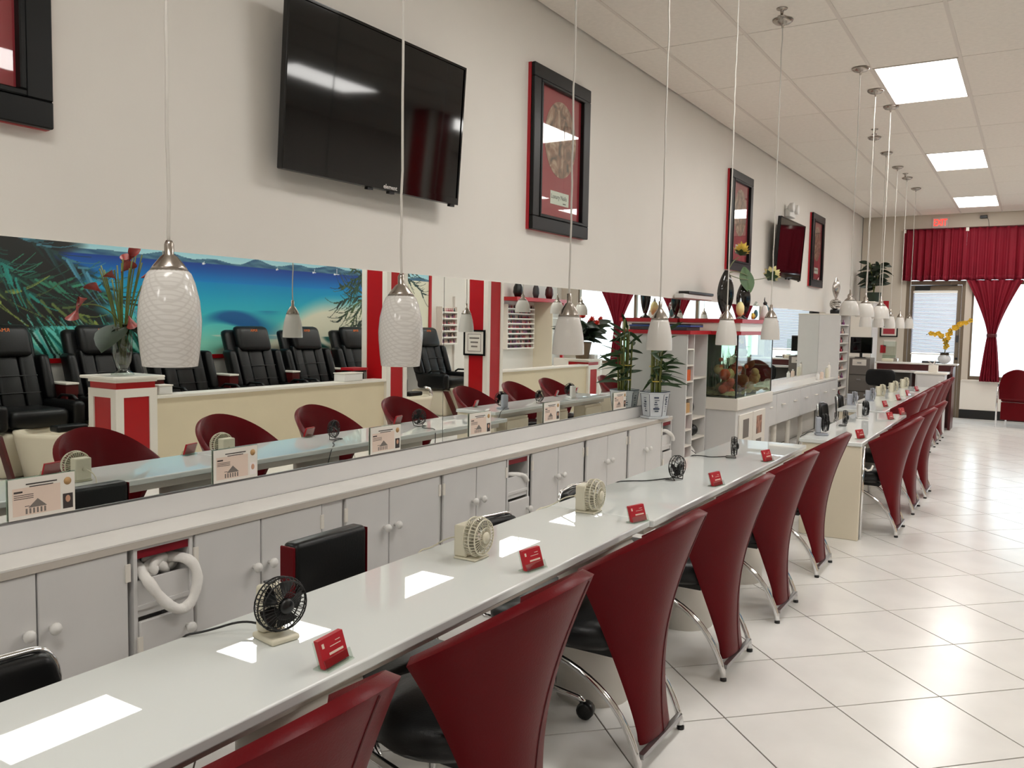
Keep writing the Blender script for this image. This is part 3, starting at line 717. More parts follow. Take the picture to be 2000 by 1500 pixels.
# ------------------------------------------------------------------ pendant lamps
def pendant(kind):
    t = thing('pendant_lamp', 'x', 'pendant lamp', group='white glass pendant lamps over the nail tables')
    if kind == 'barrel': prof = [(.046, .195), (.040, .200)]; out = [(.054, 0), (.058, .03), (.0615, .07), (.0625, .095), (.059, .135), (.050, .172), (.043, .19), (.036, .197)]; cz, cr, sm = .197, .036, 'shade_lattice'
    elif kind == 'bell': out = [(.0615, 0), (.061, .03), (.058, .065), (.052, .1), (.044, .13), (.038, .148)]; cz, cr, sm = .146, .040, 'shade_glass'
    else: out = [(.074, 0), (.073, .03), (.069, .06), (.06, .088), (.048, .108), (.036, .118)]; cz, cr, sm = .117, .042, 'shade_glass'
    o = MB().lathe(out+[(r-.004, z-.001) for r, z in reversed(out)], 32, close=False).build('shade', sm, t)
    if kind == 'barrel': cap = [(cr+.002, cz-.002), (cr-.004, cz+.008), (.016, cz+.028), (.0095, cz+.032), (.0095, cz+.052), (.006, cz+.06), (0, cz+.06)]
    elif kind == 'bell': cap = [(cr+.001, cz-.002), (cr-.002, cz+.006), (cr-.01, cz+.024), (cr-.022, cz+.042), (.009, cz+.052), (.009, cz+.085), (0, cz+.086)]
    else: cap = [(cr, cz-.002), (.03, cz+.012), (.018, cz+.022), (.02, cz+.034), (.016, cz+.046), (.007, cz+.055), (.005, cz+.085), (0, cz+.086)]
    MB().lathe(cap, 24).build('cap', 'nickel', t)
    MB().sphere((0, 0, cz*.55), (.02, .02, .032), 12, 8).build('bulb', 'white_plastic', t)
    return t, cz
protos = {}
PN = [('barrel', 1.22, 1.11, 1.40, 'nearest white barrel-shaped pendant lamp, in front of the calla lily reflection'), ('barrel', 1.22, 1.855, 1.375, 'second white barrel-shaped pendant lamp, below the big television'),
      ('bell', 1.22, 2.86, 1.385, 'white bell-shaped pendant lamp in front of the framed picture, third in line'), ('bell', 1.22, 3.78, 1.385, 'white bell-shaped pendant lamp before the potted bamboo, fourth in line'),
      ('bell', 1.215, 4.82, 1.395, 'white bell-shaped pendant lamp in front of the aquarium corner, fifth in line'), ('bell', 1.235, 5.70, 1.42, 'white bell-shaped pendant lamp before the far mirror, sixth in line'),
      ('wide', 1.492, 7.02, 1.605, 'first of the three wide pendant lamps over the offset table'), ('wide', 1.495, 7.72, 1.605, 'second of the three wide pendant lamps over the offset table'), ('wide', 1.53, 8.33, 1.60, 'third of the three wide pendant lamps over the offset table'),
      ('bell', 1.205, 9.58, 1.525, 'first bell pendant lamp over the farthest table, behind the wide lamps'), ('bell', 1.2, 10.46, 1.522, 'second bell pendant lamp over the farthest table'), ('bell', 1.195, 11.42, 1.52, 'third bell pendant lamp over the farthest table'),
      ('bell', 1.2, 12.28, 1.52, 'fourth bell pendant lamp over the farthest table'), ('bell', 1.2, 13.24, 1.52, 'last bell pendant lamp over the farthest table, left of the door blind')]
can = MB().lathe([(.066, 0), (.064, -.008), (.05, -.02), (.02, -.03), (.008, -.034), (.006, -.05), (0, -.05)], 28).mesh('canopy', 'nickel')
for kind, x, y, z, lab in PN:
    if kind in protos: p, cz = protos[kind]; t = copy_tree(p)
    else: t, cz = pendant(kind); protos[kind] = (t, cz)
    for ch in [c for c in t.children if c.name.startswith(('cord', 'canopy'))]: bpy.data.objects.remove(ch)
    t.location = (x, y, z); t['label'] = lab; zt = HC-.004-z
    rr = random.Random(int(y*100)); L = zt-cz-.05; n = 26
    pts = [(0, 0, cz+.05)]+[(rr.uniform(-.002, .002)*(1 if 0 < i < n else 0), rr.uniform(-.002, .002), cz+.07+(L-.07)*i/n) for i in range(n+1)]+[(0, 0, zt-.045)]
    MB().tube(pts, .0036, 7).build('cord', 'cord_clear', t)
    put('canopy', can, t, (0, 0, zt))
for k, (x, y) in enumerate(((1.28, 5.50), (1.263, 9.2), (1.217, 11.95))):
    t = thing('sprinkler', ['nearest ceiling sprinkler head above the single canopy', 'middle ceiling sprinkler head behind the three hanging cords', 'farthest ceiling sprinkler head near the far canopies'][k], 'sprinkler', (x, y, HC), group='ceiling sprinklers')
    MB().lathe([(.035, 0), (.033, -.006), (.012, -.01), (.008, -.045), (.026, -.048), (.026, -.052), (0, -.053)], 18).build('head', 'nickel', t)

# ------------------------------------------------------------------ potted bamboo on the counter
t = thing('potted_bamboo', 'lucky bamboo in a blue and white hexagonal pot on the counter end', 'plant', (.135, 6.43, CT))
def hexring(r): return [(r*math.cos(PI/3*i+PI/6), r*math.sin(PI/3*i+PI/6)) for i in range(6)]
def hexloft(rs):
    mb = MB(); vs = []; fs = []
    for r, z in rs: vs += [(a, b2, z) for a, b2 in hexring(r)]
    for j in range(len(rs)-1):
        for i in range(6): fs.append((j*6+i, j*6+(i+1) % 6, j*6+6+(i+1) % 6, j*6+6+i))
    fs += [tuple(reversed(range(6))), tuple(range(len(rs)*6-6, len(rs)*6))]
    return mb.add(vs, fs)
hexloft([(.105, 0), (.115, .006), (.115, .018), (.1, .018)]).build('saucer', 'porcelain', t)
pot = hexloft([(.092, .019), (.096, .03), (.112, .17), (.116, .2), (.122, .205), (.122, .217), (.110, .217), (.106, .195)]).build('pot', 'porcelain', t)
pl = MB()
for i in range(6):
    a = PI/3*i+PI/6; c, s = math.cos(a), math.sin(a); pl.tube([(.095*c, .095*s, .022), (.113*c, .113*s, .17), (.118*c, .118*s, .2)], .0022, 5)
for rr in (.122,): pl.tube([(a*rr/.122*1.0, b2*rr/.122, .217) for a, b2 in hexring(.122)], .003, 5, closed=True)
pl.build('rim_lines', 'ink_blue', pot)
rb = random.Random(5)
for i in range(6):                                     # brushed characters on each face
    a = PI/3*i+PI/3; c, s = math.cos(a), math.sin(a); m2 = MB()
    for q in range(7):
        z = .06+.018*q; h = .03+rb.uniform(-.008, .008); rad = .0855+(z-.02)*.115
        m2.box(-.001, .001, -h/2+rb.uniform(-.01, .01), h/2+rb.uniform(-.01, .01), z, z+rb.choice((.004, .007, .011)))
        for w_ in range(len(m2.v)-8, len(m2.v)):
            x, y, zz = m2.v[w_]; m2.v[w_] = ((rad+x)*c-y*s, (rad+x)*s+y*c, zz)
    m2.build('brush_mark', 'ink_blue', pot)
MB().lathe([(.0, .196), (.10, .196), (.10, .2), (0, .206)], 6).build('moss', 'moss', t)
stk = [(-.02, .0, .50), (.02, -.03, .46), (.01, .04, .55), (-.03, .035, .42), (.035, .02, .36), (-.01, -.05, .6), (.045, -.02, .30)]
for k, (sx, sy, h) in enumerate(stk):
    pts = [(sx*(1+.2*q/8), sy*(1+.3*q/8), .2+h*q/8) for q in range(9)]; rs = []
    b2 = MB().tube(pts, [.0085+.0012*(q % 2) for q in range(9)], 8)
    so = b2.build('stalk', 'bamboo', t)
    lf = MB()
    for q in range(6 if k % 2 else 8):
        z = .2+h*(.2+.8*rb.random()); a = rb.uniform(-2.2, 2.2); L = rb.uniform(.12, .24); w_ = rb.uniform(.02, .034); f = (z-.2)/h
        bx, by = sx*(1+.2*f), sy*(1+.3*f); dx, dy = math.cos(a)*L, math.sin(a)*L
        if bx+dx < -.11: dx = abs(dx)*.4
        leafmesh(lf, (bx, by, z), (bx+dx, by+dy, z+rb.uniform(-.09, .15)), w_, up=(rb.uniform(-1, 1), rb.uniform(-1, 1), .35), droop=rb.uniform(0, .06))
    lf.build('leaves', 'leaf', so)
m2 = MB()
for z in (.30, .42): m2.tube([(.05*math.cos(a/12*2*PI), .055*math.sin(a/12*2*PI), z) for a in range(12)], .004, 5, closed=True)
m2.build('gold_tie', 'petal_yellow', t)

# ------------------------------------------------------------------ tall open shelf beside the mirror
SY0, SY1, SX = 6.76, 7.28, .275
t = thing('tall_shelf', 'tall white open shelf with red top next to the aquarium', 'shelf', (0, SY0, 0)); w = SY1-SY0
MB().box(.001, SX, 0, .018, 0, 1.43).build('side_panel', 'cabinet_white', t); MB().box(.001, SX, w-.018, w, 0, 1.43).build('side_panel', 'cabinet_white', t)
MB().box(.03, SX, .165, .18, 0, 1.43).build('divider', 'cabinet_white', t); MB().box(.001, .018, .018, w-.018, 0, 1.43).build('back_panel', 'cabinet_white', t)
NZ = [1.31-.137*k for k in range(9)]; WZ = [1.06, .71, .535, .30, .05]
for z in NZ: MB().box(.019, SX, .0185, .1645, z-.012, z).build('shelf_board', 'trim_white', t)
for z in WZ: MB().box(.019, SX, .1805, w-.0185, z-.015, z).build('shelf_board', 'trim_white', t)
MB().box(.001, SX+.03, -.02, w, 1.4305, 1.462).build('top_board', 'red_trim', t)
box_ = lambda name, lab, cat, m, y0, y1, z0, h, x0=.1, x1=.26, bev=.006: tag(MB().box(x0, x1, y0, y1, z0, z0+h, bev, 2).build(name, m), lab, cat, 'small things on the tall shelf')
def jar(lab, m, y, z, r, h, x=.2):
    o = thing('small_jar', lab, 'jar', (x, y, z), group='small things on the tall shelf')
    MB().lathe([(r*.9, 0), (r, .006), (r, h*.7), (r*.7, h*.8), (r*.6, h*.82)], 16).build('body', m, o); MB().lathe([(r*.66, h*.822), (r*.66, h), (0, h)], 14).build('lid', 'white_plastic', o)
jar('dark pink jar in the top narrow cubby', 'mat_red', SY0+.09, NZ[0], .04, .09)
box_('folded_towel', 'orange folded towel in a narrow cubby of the tall shelf', 'towel', 'orange', SY0+.03, SY0+.15, NZ[2], .095)
jar('dark brown jar with a white top below the orange towel', 'dark_grey', SY0+.09, NZ[3], .05, .09)
box_('tan_box', 'tan cardboard box in a narrow cubby of the tall shelf', 'box', 'tan', SY0+.025, SY0+.155, NZ[4], .085)
jar('red and pink jar low in the narrow cubbies', 'red_trim', SY0+.09, NZ[5], .045, .09)
jar('small pale jar in a low narrow cubby', 'grey_plastic', SY0+.09, NZ[6], .04, .08)
jar('red jar in the second lowest visible narrow cubby', 'red_trim', SY0+.09, NZ[7], .042, .085)
jar('dark red jar in the lowest visible narrow cubby', 'wood_red', SY0+.09, NZ[8], .042, .085)
o = MB().sphere((.16, SY0+.29, .71+.085), (.085, .075, .085), 18, 12).build('black_bag', 'dark_grey'); tag(o, 'dark rounded bag on the middle wide shelf', 'bag', 'bags on the tall shelf')
for k, (dy, dz, r) in enumerate(((.25, .06, .06), (.37, .055, .055))):
    o = MB().sphere((.19, SY0+dy, .535+dz), (.07, r, dz), 16, 10).build('black_bag', 'black_plastic'); tag(o, ['left', 'right'][k]+' of the two black bundles on the lower wide shelf', 'bag', 'bags on the tall shelf')
tt = thing('desk_lamp', 'white dome lamp on the lowest visible wide shelf', 'lamp', (.17, SY0+.35, .30)); MB().lathe([(.08, .0), (.08, .05), (.075, .1), (.05, .14), (0, .155)], 20).build('shade', 'white_plastic', tt); MB().tube([(.07, -.06, .12), (.09, -.02, .09), (.095, .04, .03)], .003, 6).build('cord', 'black_plastic', tt)
for k, (m_, z, th, x0) in enumerate((('dark_grey', 1.4625, .028, .03), ('blue_print', 1.491, .014, .05), ('black_plastic', 1.5055, .012, .04))):
    tag(MB().box(x0, x0+.23, SY0+.02+.03*k, SY0+.34+.03*k, z, z+th, .003, 1).build('binder', m_), ['grey binder at the bottom of the pile on the red shelf top', 'blue binder in the pile on the red shelf top', 'black binder on top of the pile on the red shelf top'][k], 'binder', 'binders on the shelf top')
t = thing('wall_box', 'white wall-mounted box with a black lid above the mirror', 'wall box', (0, 7.14, 1.746)); MB().box(.001, .09, 0, .76, 0, .04, .004, 1).build('body', 'white_plastic', t); MB().box(.001, .1, .1, .78, .041, .066, .004, 1).build('lid', 'black_plastic', t)

# ------------------------------------------------------------------ aquarium
AY0, AY1, AX = 7.285, 8.45, .56
t = thing('aquarium_stand', 'white aquarium cabinet with pictures on its two doors', 'cabinet', (0, AY0, 0)); w = AY1-AY0
MB().box(.02, AX-.02, .02, w-.02, 0, .765).build('body', 'cabinet_white', t)
MB().box(.012, AX, 0, w, .7655, .872, .004, 1).build('top_moulding', 'trim_white', t)
for k, (a, b2) in enumerate(((.10, .50), (.53, .93))):
    d = MB().box(AX-.0198, AX-.004, a, b2, .05, .72, .004, 1).build('door', 'trim_white', t)
    for z in (.5, .28): MB().box(AX-.0038, AX-.003, a+.10, b2-.12, z, z+.17).build('picture_print', ['art_print', 'grey_print'][(k+int(z > .4)) % 2], d)
    MB().tube([(AX-.003, (a if k else b2)+(.05 if k else -.05), .33), (AX+.012, (a if k else b2)+(.05 if k else -.05), .36), (AX-.003, (a if k else b2)+(.05 if k else -.05), .39)], .006, 8).build('handle', 'white_plastic', d)
t = thing('aquarium', 'glass aquarium with coral and plants on the white cabinet', 'aquarium', (0, AY0, .8725)); g = .008; h = .555
MB().box(.03, AX-.02, .015, .023, 0, h).build('glass_pane', 'water_pane', t); MB().box(.03, AX-.02, w-.023, w-.015, 0, h).build('glass_pane', 'water_pane', t); MB().box(AX-.028, AX-.02, .0235, w-.0235, 0, h).build('glass_pane', 'water_pane', t)
MB().box(.02, .0295, .015, w-.015, 0, h).build('back_panel', 'aqua_green', t)
for y in (.015, w-.015): MB().box(AX-.0285, AX-.017, y-.006, y+.006, 0, h).build('corner_seal', 'black_plastic', t)
def gf(a, b2): return (.031+(AX-.0605)*a, .0245+(w-.049)*b2, .03+.018*math.sin(a*9)*math.sin(b2*17)+.01*math.sin(b2*31+a*5))
o = MB().grid(gf, 14, 24).build('gravel', 'gravel', t); o['kind'] = 'stuff'
ra = random.Random(9)
for k in range(7):
    x, y = ra.uniform(.08, .44), ra.uniform(.06, w-.08); m2 = MB()
    for q in range(9): leafmesh(m2, (x+ra.uniform(-.02, .02), y+ra.uniform(-.03, .03), .03), (x+ra.uniform(-.05, .05), y+ra.uniform(-.06, .06), .03+ra.uniform(.18, .46)), .022, up=(1, .3, 0))
    m2.build('water_plant', 'aqua_plant', t)
for k, (x, y, s, m_) in enumerate(((.42, .12, .2, 'coral'), (.34, .28, .22, 'coral_pale'), (.45, .42, .16, 'rock_brown'), (.36, .62, .26, 'coral'), (.44, .85, .17, 'coral_pale'), (.3, 1.0, .25, 'rock_brown'))):
    m2 = MB()
    for q in range(7): m2.sphere((x+ra.uniform(-.05, .05), y+ra.uniform(-.07, .07), .04+s*q/7*ra.uniform(.8, 1.1)), (.035+.02*ra.random(),)*3, 8, 6)
    m2.build('coral_rock', m_, t)
for k in range(4):
    x, y, z = ra.uniform(.3, .48), ra.uniform(.2, w-.2), ra.uniform(.2, .42); m2 = MB().sphere((x, y, z), (.012, .04, .022), 12, 8); m2.prism([(y+.035, z), (y+.065, z+.02), (y+.065, z-.02)], x-.002, x+.002, 'yz'); m2.build('fish', 'orange', t)
t = thing('aquarium_canopy', 'white aquarium hood with red trims, carrying glass ornaments', 'hood', (0, AY0, 1.4285))
MB().box(.015, AX+.01, -.01, w+.01, 0, .032).build('lower_trim', 'red_trim', t); MB().box(.02, AX, 0, w, .0325, .105).build('hood_body', 'trim_white', t); MB().box(.012, AX+.02, -.02, w+.02, .1055, .14).build('top_board', 'red_trim', t)
TOPZ = 1.5688
def disc_vase(name, lab, loc, h, r, rz, m_):
    o = thing(name, lab, 'vase', loc, rz, 'glass ornaments on the aquarium hood')
    pts = []
    MB().grid(lambda a, b2: ((.028*math.sin(PI*b2)**.7+.004)*math.cos(2*PI*a), (r*math.sin(PI*(.06+.90*b2))**.8)*math.sin(2*PI*a), .03+(h-.03)*b2), 28, 16).build('body', m_, o)
    MB().lathe([(.05, 0), (.045, .012), (.015, .03), (.012, .045)], 18).build('foot', m_, o)
disc_vase('glass_vase', 'tall dark oval glass vase, left on the aquarium hood', (.38, 7.40, TOPZ), .43, .075, -1.0, 'smoke_glass')
disc_vase('glass_vase', 'shorter dark oval glass vase, right on the aquarium hood', (.34, 8.08, TOPZ), .37, .07, -1.0, 'smoke_glass')
# lotus spray: stems, leaf, two blossoms standing in the first vase
t = thing('lotus_spray', 'artificial lotus spray with two pale blossoms and a round leaf', 'flowers', (.38, 7.44, TOPZ+.40))
for k, p in enumerate((((0, 0, 0), (.01, .02, .1), (.0, .3, .17)), ((0, 0, 0), (.0, .2, .06), (.0, .60, .02)), ((0, .0, 0), (0, .6, -.06), (0, 1.38, .05)))): MB().tube(bez(*p, 12), .004, 6).build('stem', 'stem_green', t)
def blossom(c, r, m_, parent, ax):
    m2 = MB(); ax = Vector(ax).normalized(); e1 = ax.orthogonal().normalized(); e2 = ax.cross(e1)
    for ring, n, lift in ((1.0, 9, .45), (.75, 7, .8), (.5, 5, 1.1)):
        for k in range(n):
            a = 2*PI*k/n+ring*2; d = e1*math.cos(a)+e2*math.sin(a); leafmesh(m2, Vector(c)+d*.005, Vector(c)+d*r*ring*.75+ax*r*lift, r*.38, up=ax)
    b2 = m2.build('blossom', m_, parent)
    m3 = MB()
    for k in range(6):
        a = 2*PI*k/6; d = e1*math.cos(a)+e2*math.sin(a); leafmesh(m3, Vector(c)-ax*.01, Vector(c)+d*r*.6+ax*r*.2, r*.4, up=ax)
    m3.build('sepals', 'leaf', b2)
blossom((0, .36, .20), .11, 'petal_yellow', t, (.1, .45, .9)); blossom((0, 1.42, .05), .13, 'petal_cream', t, (.1, .75, .6))
MB().grid(lambda a, b2: (.02*math.cos(2*PI*a)*b2, .60+.17*b2*math.cos(2*PI*a)+.03*b2*math.sin(6*PI*a), -.02+.11*b2*math.sin(2*PI*a)-.05*b2*math.cos(2*PI*a)), 26, 5).build('round_leaf', 'leaf_lotus', t)
t = thing('glass_fish', 'orange and cream glass fish ornament on the aquarium hood', 'ornament', (.42, 7.72, TOPZ), group='glass ornaments on the aquarium hood')
MB().lathe([(.035, 0), (.03, .012), (.01, .03)], 14).build('foot', 'vase_glass', t); MB().sphere((0, 0, .095), (.035, .06, .07), 18, 12).build('body', 'petal_cream', t); MB().prism([(.05, .09), (.11, .13), (.1, .09), (.11, .045)], -.006, .006, 'yz').build('tail', 'orange', t); MB().prism([(-.03, .155), (.0, .2), (.03, .16)], -.004, .004, 'yz').build('fin', 'silver_glass', t)
t = thing('glass_fish', 'small striped yellow glass fish beside the cream one', 'ornament', (.47, 7.98, TOPZ), group='glass ornaments on the aquarium hood')
MB().sphere((0, 0, .035), (.018, .04, .03), 14, 9).build('body', 'petal_yellow', t); MB().prism([(.03, .035), (.07, .06), (.07, .012)], -.004, .004, 'yz').build('tail', 'black_plastic', t); MB().box(-.019, .019, -.008, .004, .008, .064, .004, 1).build('stripe', 'black_plastic', t)
t = thing('glass_bottle', 'clear and dark blown glass ornament between the fish and the bird', 'ornament', (.43, 8.2, TOPZ), group='glass ornaments on the aquarium hood')
MB().lathe([(.035, 0), (.042, .03), (.03, .08), (.04, .12), (.02, .16), (.006, .18), (0, .18)], 18).build('body', 'vase_glass', t); MB().sphere((0, 0, .06), (.02, .02, .04), 12, 8).build('core', 'teal', t)
t = thing('glass_bird', 'white and teal glass bird with a dark crest on the hood corner', 'ornament', (.47, 8.36, TOPZ), group='glass ornaments on the aquarium hood')
MB().lathe([(.045, 0), (.04, .05), (.03, .11), (.022, .14), (0, .15)], 18).build('body', 'white_plastic', t); MB().sphere((0, .03, .11), (.03, .035, .05), 14, 9).build('breast', 'teal', t); MB().sphere((0, .015, .165), (.02, .028, .02), 12, 8).build('head', 'black_plastic', t); MB().tube([(0, .0, .18), (0, -.02, .2), (0, -.01, .225)], [.007, .005, .002], 6).build('crest', 'black_plastic', t)

# ------------------------------------------------------------------ far wall counter with drawers, legs under it
t = thing('drawer_counter', 'wall-hung white counter with a row of drawers beyond the aquarium', 'counter', (0, 8.5, 0)); L = 4.58
MB().box(.001, .30, 0, L, .762, .785).build('top_board', 'counter_white', t); MB().box(.001, .282, .0, L, .40, .7615).build('carcass', 'cabinet_white', t)
n = 8
for k in range(n):
    d = MB().box(.2825, .297, L*k/n+.006, L*(k+1)/n-.006, .41, .752, .003, 1).build('drawer', 'cabinet_white', t); MB().tube([(.297, L*(k+.5)/n-.05, .62), (.318, L*(k+.5)/n-.045, .62), (.318, L*(k+.5)/n+.045, .62), (.297, L*(k+.5)/n+.05, .62)], .007, 6).build('handle', 'trim_white', d)
for y in (1.45, 2.1, 2.75): MB().tube([(.2, y, 0), (.2, y, .30), (.2, y, .399)], .03, 12).build('support_post', 'trim_white', t)
struct('trim_3', MB().box(-.011, .012, 8.5, 13.08, .785, .84), 'cabinet_white', 'white upstand behind the drawer counter')
for k, (y, h) in enumerate(((12.2, .1), (12.45, .12), (12.8, .17), (12.92, .22))):
    o = thing('lotion_bottle', ['short white lotion bottle on the far counter', 'pinkish lotion bottle on the far counter', 'tall cream lotion bottle beside the cubby tower', 'tallest pale bottle beside the cubby tower'][k], 'bottle', (.2, y, .7855), group='bottles on the far counter')
    MB().lathe([(.024, 0), (.025, .01), (.025, h*.75), (.012, h*.85)], 14).build('body', ['white_plastic', 'peach_print', 'cream_plastic', 'trim_white'][k], o); MB().lathe([(.013, h*.851), (.013, h), (0, h)], 12).build('cap', 'white_plastic', o)

# ------------------------------------------------------------------ cubby tower near the reception
t = thing('cubby_tower', 'tall narrow white cubby tower full of polish bottles near the reception', 'shelf', (0, 13.1, 0)); w = .68
MB().box(.001, .30, 0, .018, 0, 1.70).build('side_panel', 'cabinet_white', t); MB().box(.001, .30, w-.018, w, 0, 1.70).build('side_panel', 'cabinet_white', t); MB().box(.001, .018, .018, w-.018, 0, 1.7).build('back_panel', 'cabinet_white', t); MB().box(.001, .305, -.005, w+.005, 1.7005, 1.72).build('top_board', 'trim_white', t)
bot = MB().lathe([(.018, 0), (.019, .004), (.019, .034), (.009, .04), (.009, .042), (.008, .043), (.0075, .075), (0, .076)], 10)
def bcol(name, c): mat(name, c, .25); return bot.mesh('polish_bottle', name)
BM_ = [bcol('polish_a', (150, 30, 50)), bcol('polish_b', (60, 30, 40)), bcol('polish_c', (196, 110, 120)), bcol('polish_d', (214, 180, 168)), bcol('polish_e', (30, 30, 36)), bcol('polish_f', (120, 60, 110))]
rp = random.Random(11)
for k in range(10):
    z = 1.56-.135*k; MB().box(.0185, .30, .0185, w-.0185, z-.014, z).build('shelf_board', 'trim_white', t)
    for q in range(4):
        tag(put('polish_bottle', rp.choice(BM_), None, (.24+rp.uniform(-.02, .02), 13.1+.14+.13*q+rp.uniform(-.02, .02), z+.0005)), 'nail polish bottle in the white cubby tower, %s shelf from the top' % nth[k].replace('nearest', 'first'), 'bottle', 'polish bottles in the cubby tower')
t = thing('silver_vase', 'silver oval ornament on a knotted silver base atop the cubby tower', 'ornament', (.15, 13.45, 1.7205), -1.0)
MB().lathe([(.07, 0), (.075, .05), (.06, .07)], 16).build('foot', 'black_plastic', t)
m2 = MB()
for k in range(5): m2.tube([(.075*math.cos(a*2*PI/14+k)*math.cos(k*.7), .075*math.sin(a*2*PI/14+k), .15+.075*math.sin(k*.7)*math.cos(a*2*PI/14+k)) for a in range(14)], .012, 6, closed=True)
m2.build('knot', 'silver_glass', t)
MB().grid(lambda a, b2: (.02*math.sin(PI*b2)*math.cos(2*PI*a)+.001, .06*math.sin(PI*(.03+.94*b2))*math.sin(2*PI*a), .22+.33*b2), 22, 12).build('oval', 'silver_glass', t)
# ------------------------------------------------------------------ front door, window, curtains
t = thing('door_1', 'brown aluminium glass front door with a white blind', 'door', (DX0, FW+.02, 0)); t['kind'] = 'structure'; del t['category']; w = DX1-DX0
for a in ((0, .055, 0, 2.36), (w-.055, w, 0, 2.36), (.055, w-.055, 2.29, 2.36)): MB().box(a[0], a[1], 0, .1, a[2], a[3]).build('door_frame', 'alum', t)
for a in ((.06, .13, .0, 2.285), (w-.13, w-.06, .0, 2.285), (.13, w-.13, 2.19, 2.285), (.13, w-.13, .0, .22)): MB().box(a[0], a[1], .025, .07, a[2], a[3]).build('door_stile', 'alum', t)
MB().box(.13, w-.13, .045, .05, .22, 2.19).build('glass_pane', 'glass', t)
MB().box(.05, w-.05, -.002, .024, .90, .93).build('push_bar', 'dark_grey', t); MB().box(w-.42, w-.22, -.03, -.003, .87, .96, .004, 1).build('push_pad', 'dark_grey', t)
MB().box(.14, .38, -.03, .02, 2.19, 2.27, .006, 1).build('door_closer', 'black_plastic', t); MB().tube([(.3, -.01, 2.275), (.6, -.03, 2.28), (.8, .01, 2.285)], .008, 6).build('closer_arm', 'dark_grey', t)
MB().lathe([(.022, -.02), (.022, 0), (.0, 0)], 12, (w-.09, .024, 1.02), 'y').build('lock', 'black_plastic', t); MB().box(w-.11, w-.07, .005, .024, 1.3, 1.42).build('hours_plate', 'dark_grey', t)
t = thing('window_blind', 'white horizontal slat blind hanging on the front door', 'blind', (DX0+.12, FW-.005, 0))
MB().box(0, w-.24, -.01, .02, 2.145, 2.185).build('head_rail', 'trim_white', t); sl = MB().box(0, w-.24, -.011, .011, -.0012, .0012).mesh('slat', 'blind')
for k in range(43):
    o = put('slat', sl, t, (0, .005, 2.13-.024*k)); o.rotation_euler[0] = math.radians(62)
MB().box(0, w-.24, -.008, .014, 1.075, 1.095).build('bottom_rail', 'trim_white', t)
t = bpy.data.objects.new('window_1', None); C.objects.link(t); t['kind'] = 'structure'; t['label'] = 'wide shop front window behind the red curtains'; t.location = (WX0, FW+.03, .67)
ww, wh = WX1-WX0, 3.2-.67
xs = [0, 1.28, 2.62, ww]
for a in xs: MB().box(a-.03 if a else 0, a+.03 if a < ww else ww, 0, .08, 0, wh).build('mullion', 'alum', t)
for z in (0, 1.62, wh-.06):
    for i in range(3): MB().box(xs[i]+.03, xs[i+1]-.03, 0, .08, z, z+.06).build('rail', 'alum', t)
for i in range(3):
    for z0, z1 in ((.06, 1.62), (1.68, wh-.06)): MB().box(xs[i]+.03, xs[i+1]-.03, .04, .045, z0, z1).build('glass_pane', 'glass', t)
for i in range(1): MB().box(DX0-WX0+.03, DX1-WX0-.03, .04, .045, 1.75, wh-.02).build('transom_pane', 'glass', t)
MB().box(-.08, ww+.03, -.06, -.002, -.025, -.002).build('sill', 'trim_white', t)
def cloth(name, lab, fn, nu, nv, group='dark red curtains on the front window'):
    o = MB().grid(fn, nu, nv).build(name, 'curtain'); solid(o, .003); return tag(o, lab, 'curtain', group)
def valance(x0, x1, lab, sd, k):
    t = thing('curtain_valance', lab, 'curtain', (0, 0, 0), group='dark red curtains on the front window'); rv = random.Random(sd); ph = [rv.uniform(0, 6) for _ in range(6)]
    def fn(a, b2):
        x = x0+(x1-x0)*a; amp = .012+.022*b2; y = FW-.075+amp*(math.sin(a*k+ph[0])+.6*math.sin(a*k*1.7+ph[1])+.5*math.sin(a*k*.43+ph[2]))
        return (x, y, 3.245-.885*b2+.006*math.sin(a*k*.5+ph[3])*b2)
    o = MB().grid(fn, 110, 10).build('cloth', 'curtain', t); solid(o, .003)
    o = MB().grid(lambda a, b2: (fn(a, .90+.1*b2)[0], fn(a, .90+.1*b2)[1]-.007, fn(a, .90+.1*b2)[2]), 110, 2).build('hem', 'curtain', t); solid(o, .003)
    MB().tube([(x0-.02, FW-.075, 3.245), (x1+.02, FW-.075, 3.245)], .012, 8).build('rod', 'red_dark', t)
    for x in (x0+.01, x1-.01): MB().box(x-.012, x+.012, FW-.09, FW-.001, 3.19, 3.25).build('bracket', 'trim_white', t)
valance(.70, 1.672, 'dark red gathered valance above the front door', 1, 62)
valance(1.674, 3.31, 'dark red gathered valance above the window right of the door', 2, 100)
valance(3.33, 5.0, 'dark red gathered valance over the far window half, seen in the mirror', 3, 100)
def tied(xc, lab, sd, wt=.83):
    t = thing('tied_curtain', lab, 'curtain', (0, 0, 0), group='dark red curtains on the front window'); rv = random.Random(sd); ph = [rv.uniform(0, 6) for _ in range(4)]
    def half(b2):
        z = 2.36-1.71*b2
        if z > 1.43: k = (z-1.43)/.93; return .065+(wt/2-.065)*(k**1.35)
        k = (1.43-z)/.78; return .065+.085*k**.8
    def fn(a, b2):
        hw = half(b2); u = a*2-1; z = 2.36-1.71*b2; pin = 1-min(1, abs(z-1.43)/.5)
        return (xc+u*hw, FW-.09+.022*math.sin(a*46+ph[0])*(.5+.5*(1-pin))+.012*math.sin(a*27+ph[1])-.02*(1-u*u)*pin*2, z)
    o = MB().grid(fn, 90, 40).build('cloth', 'curtain', t); solid(o, .003)
    MB().lathe([(.075, -.03), (.082, 0), (.075, .03)], 20, (xc, FW-.10, 1.43), close=False).build('tie_band', 'red_dark', t)
tied(2.12, 'dark red curtain tied in the middle, in the window right of the door', 1)
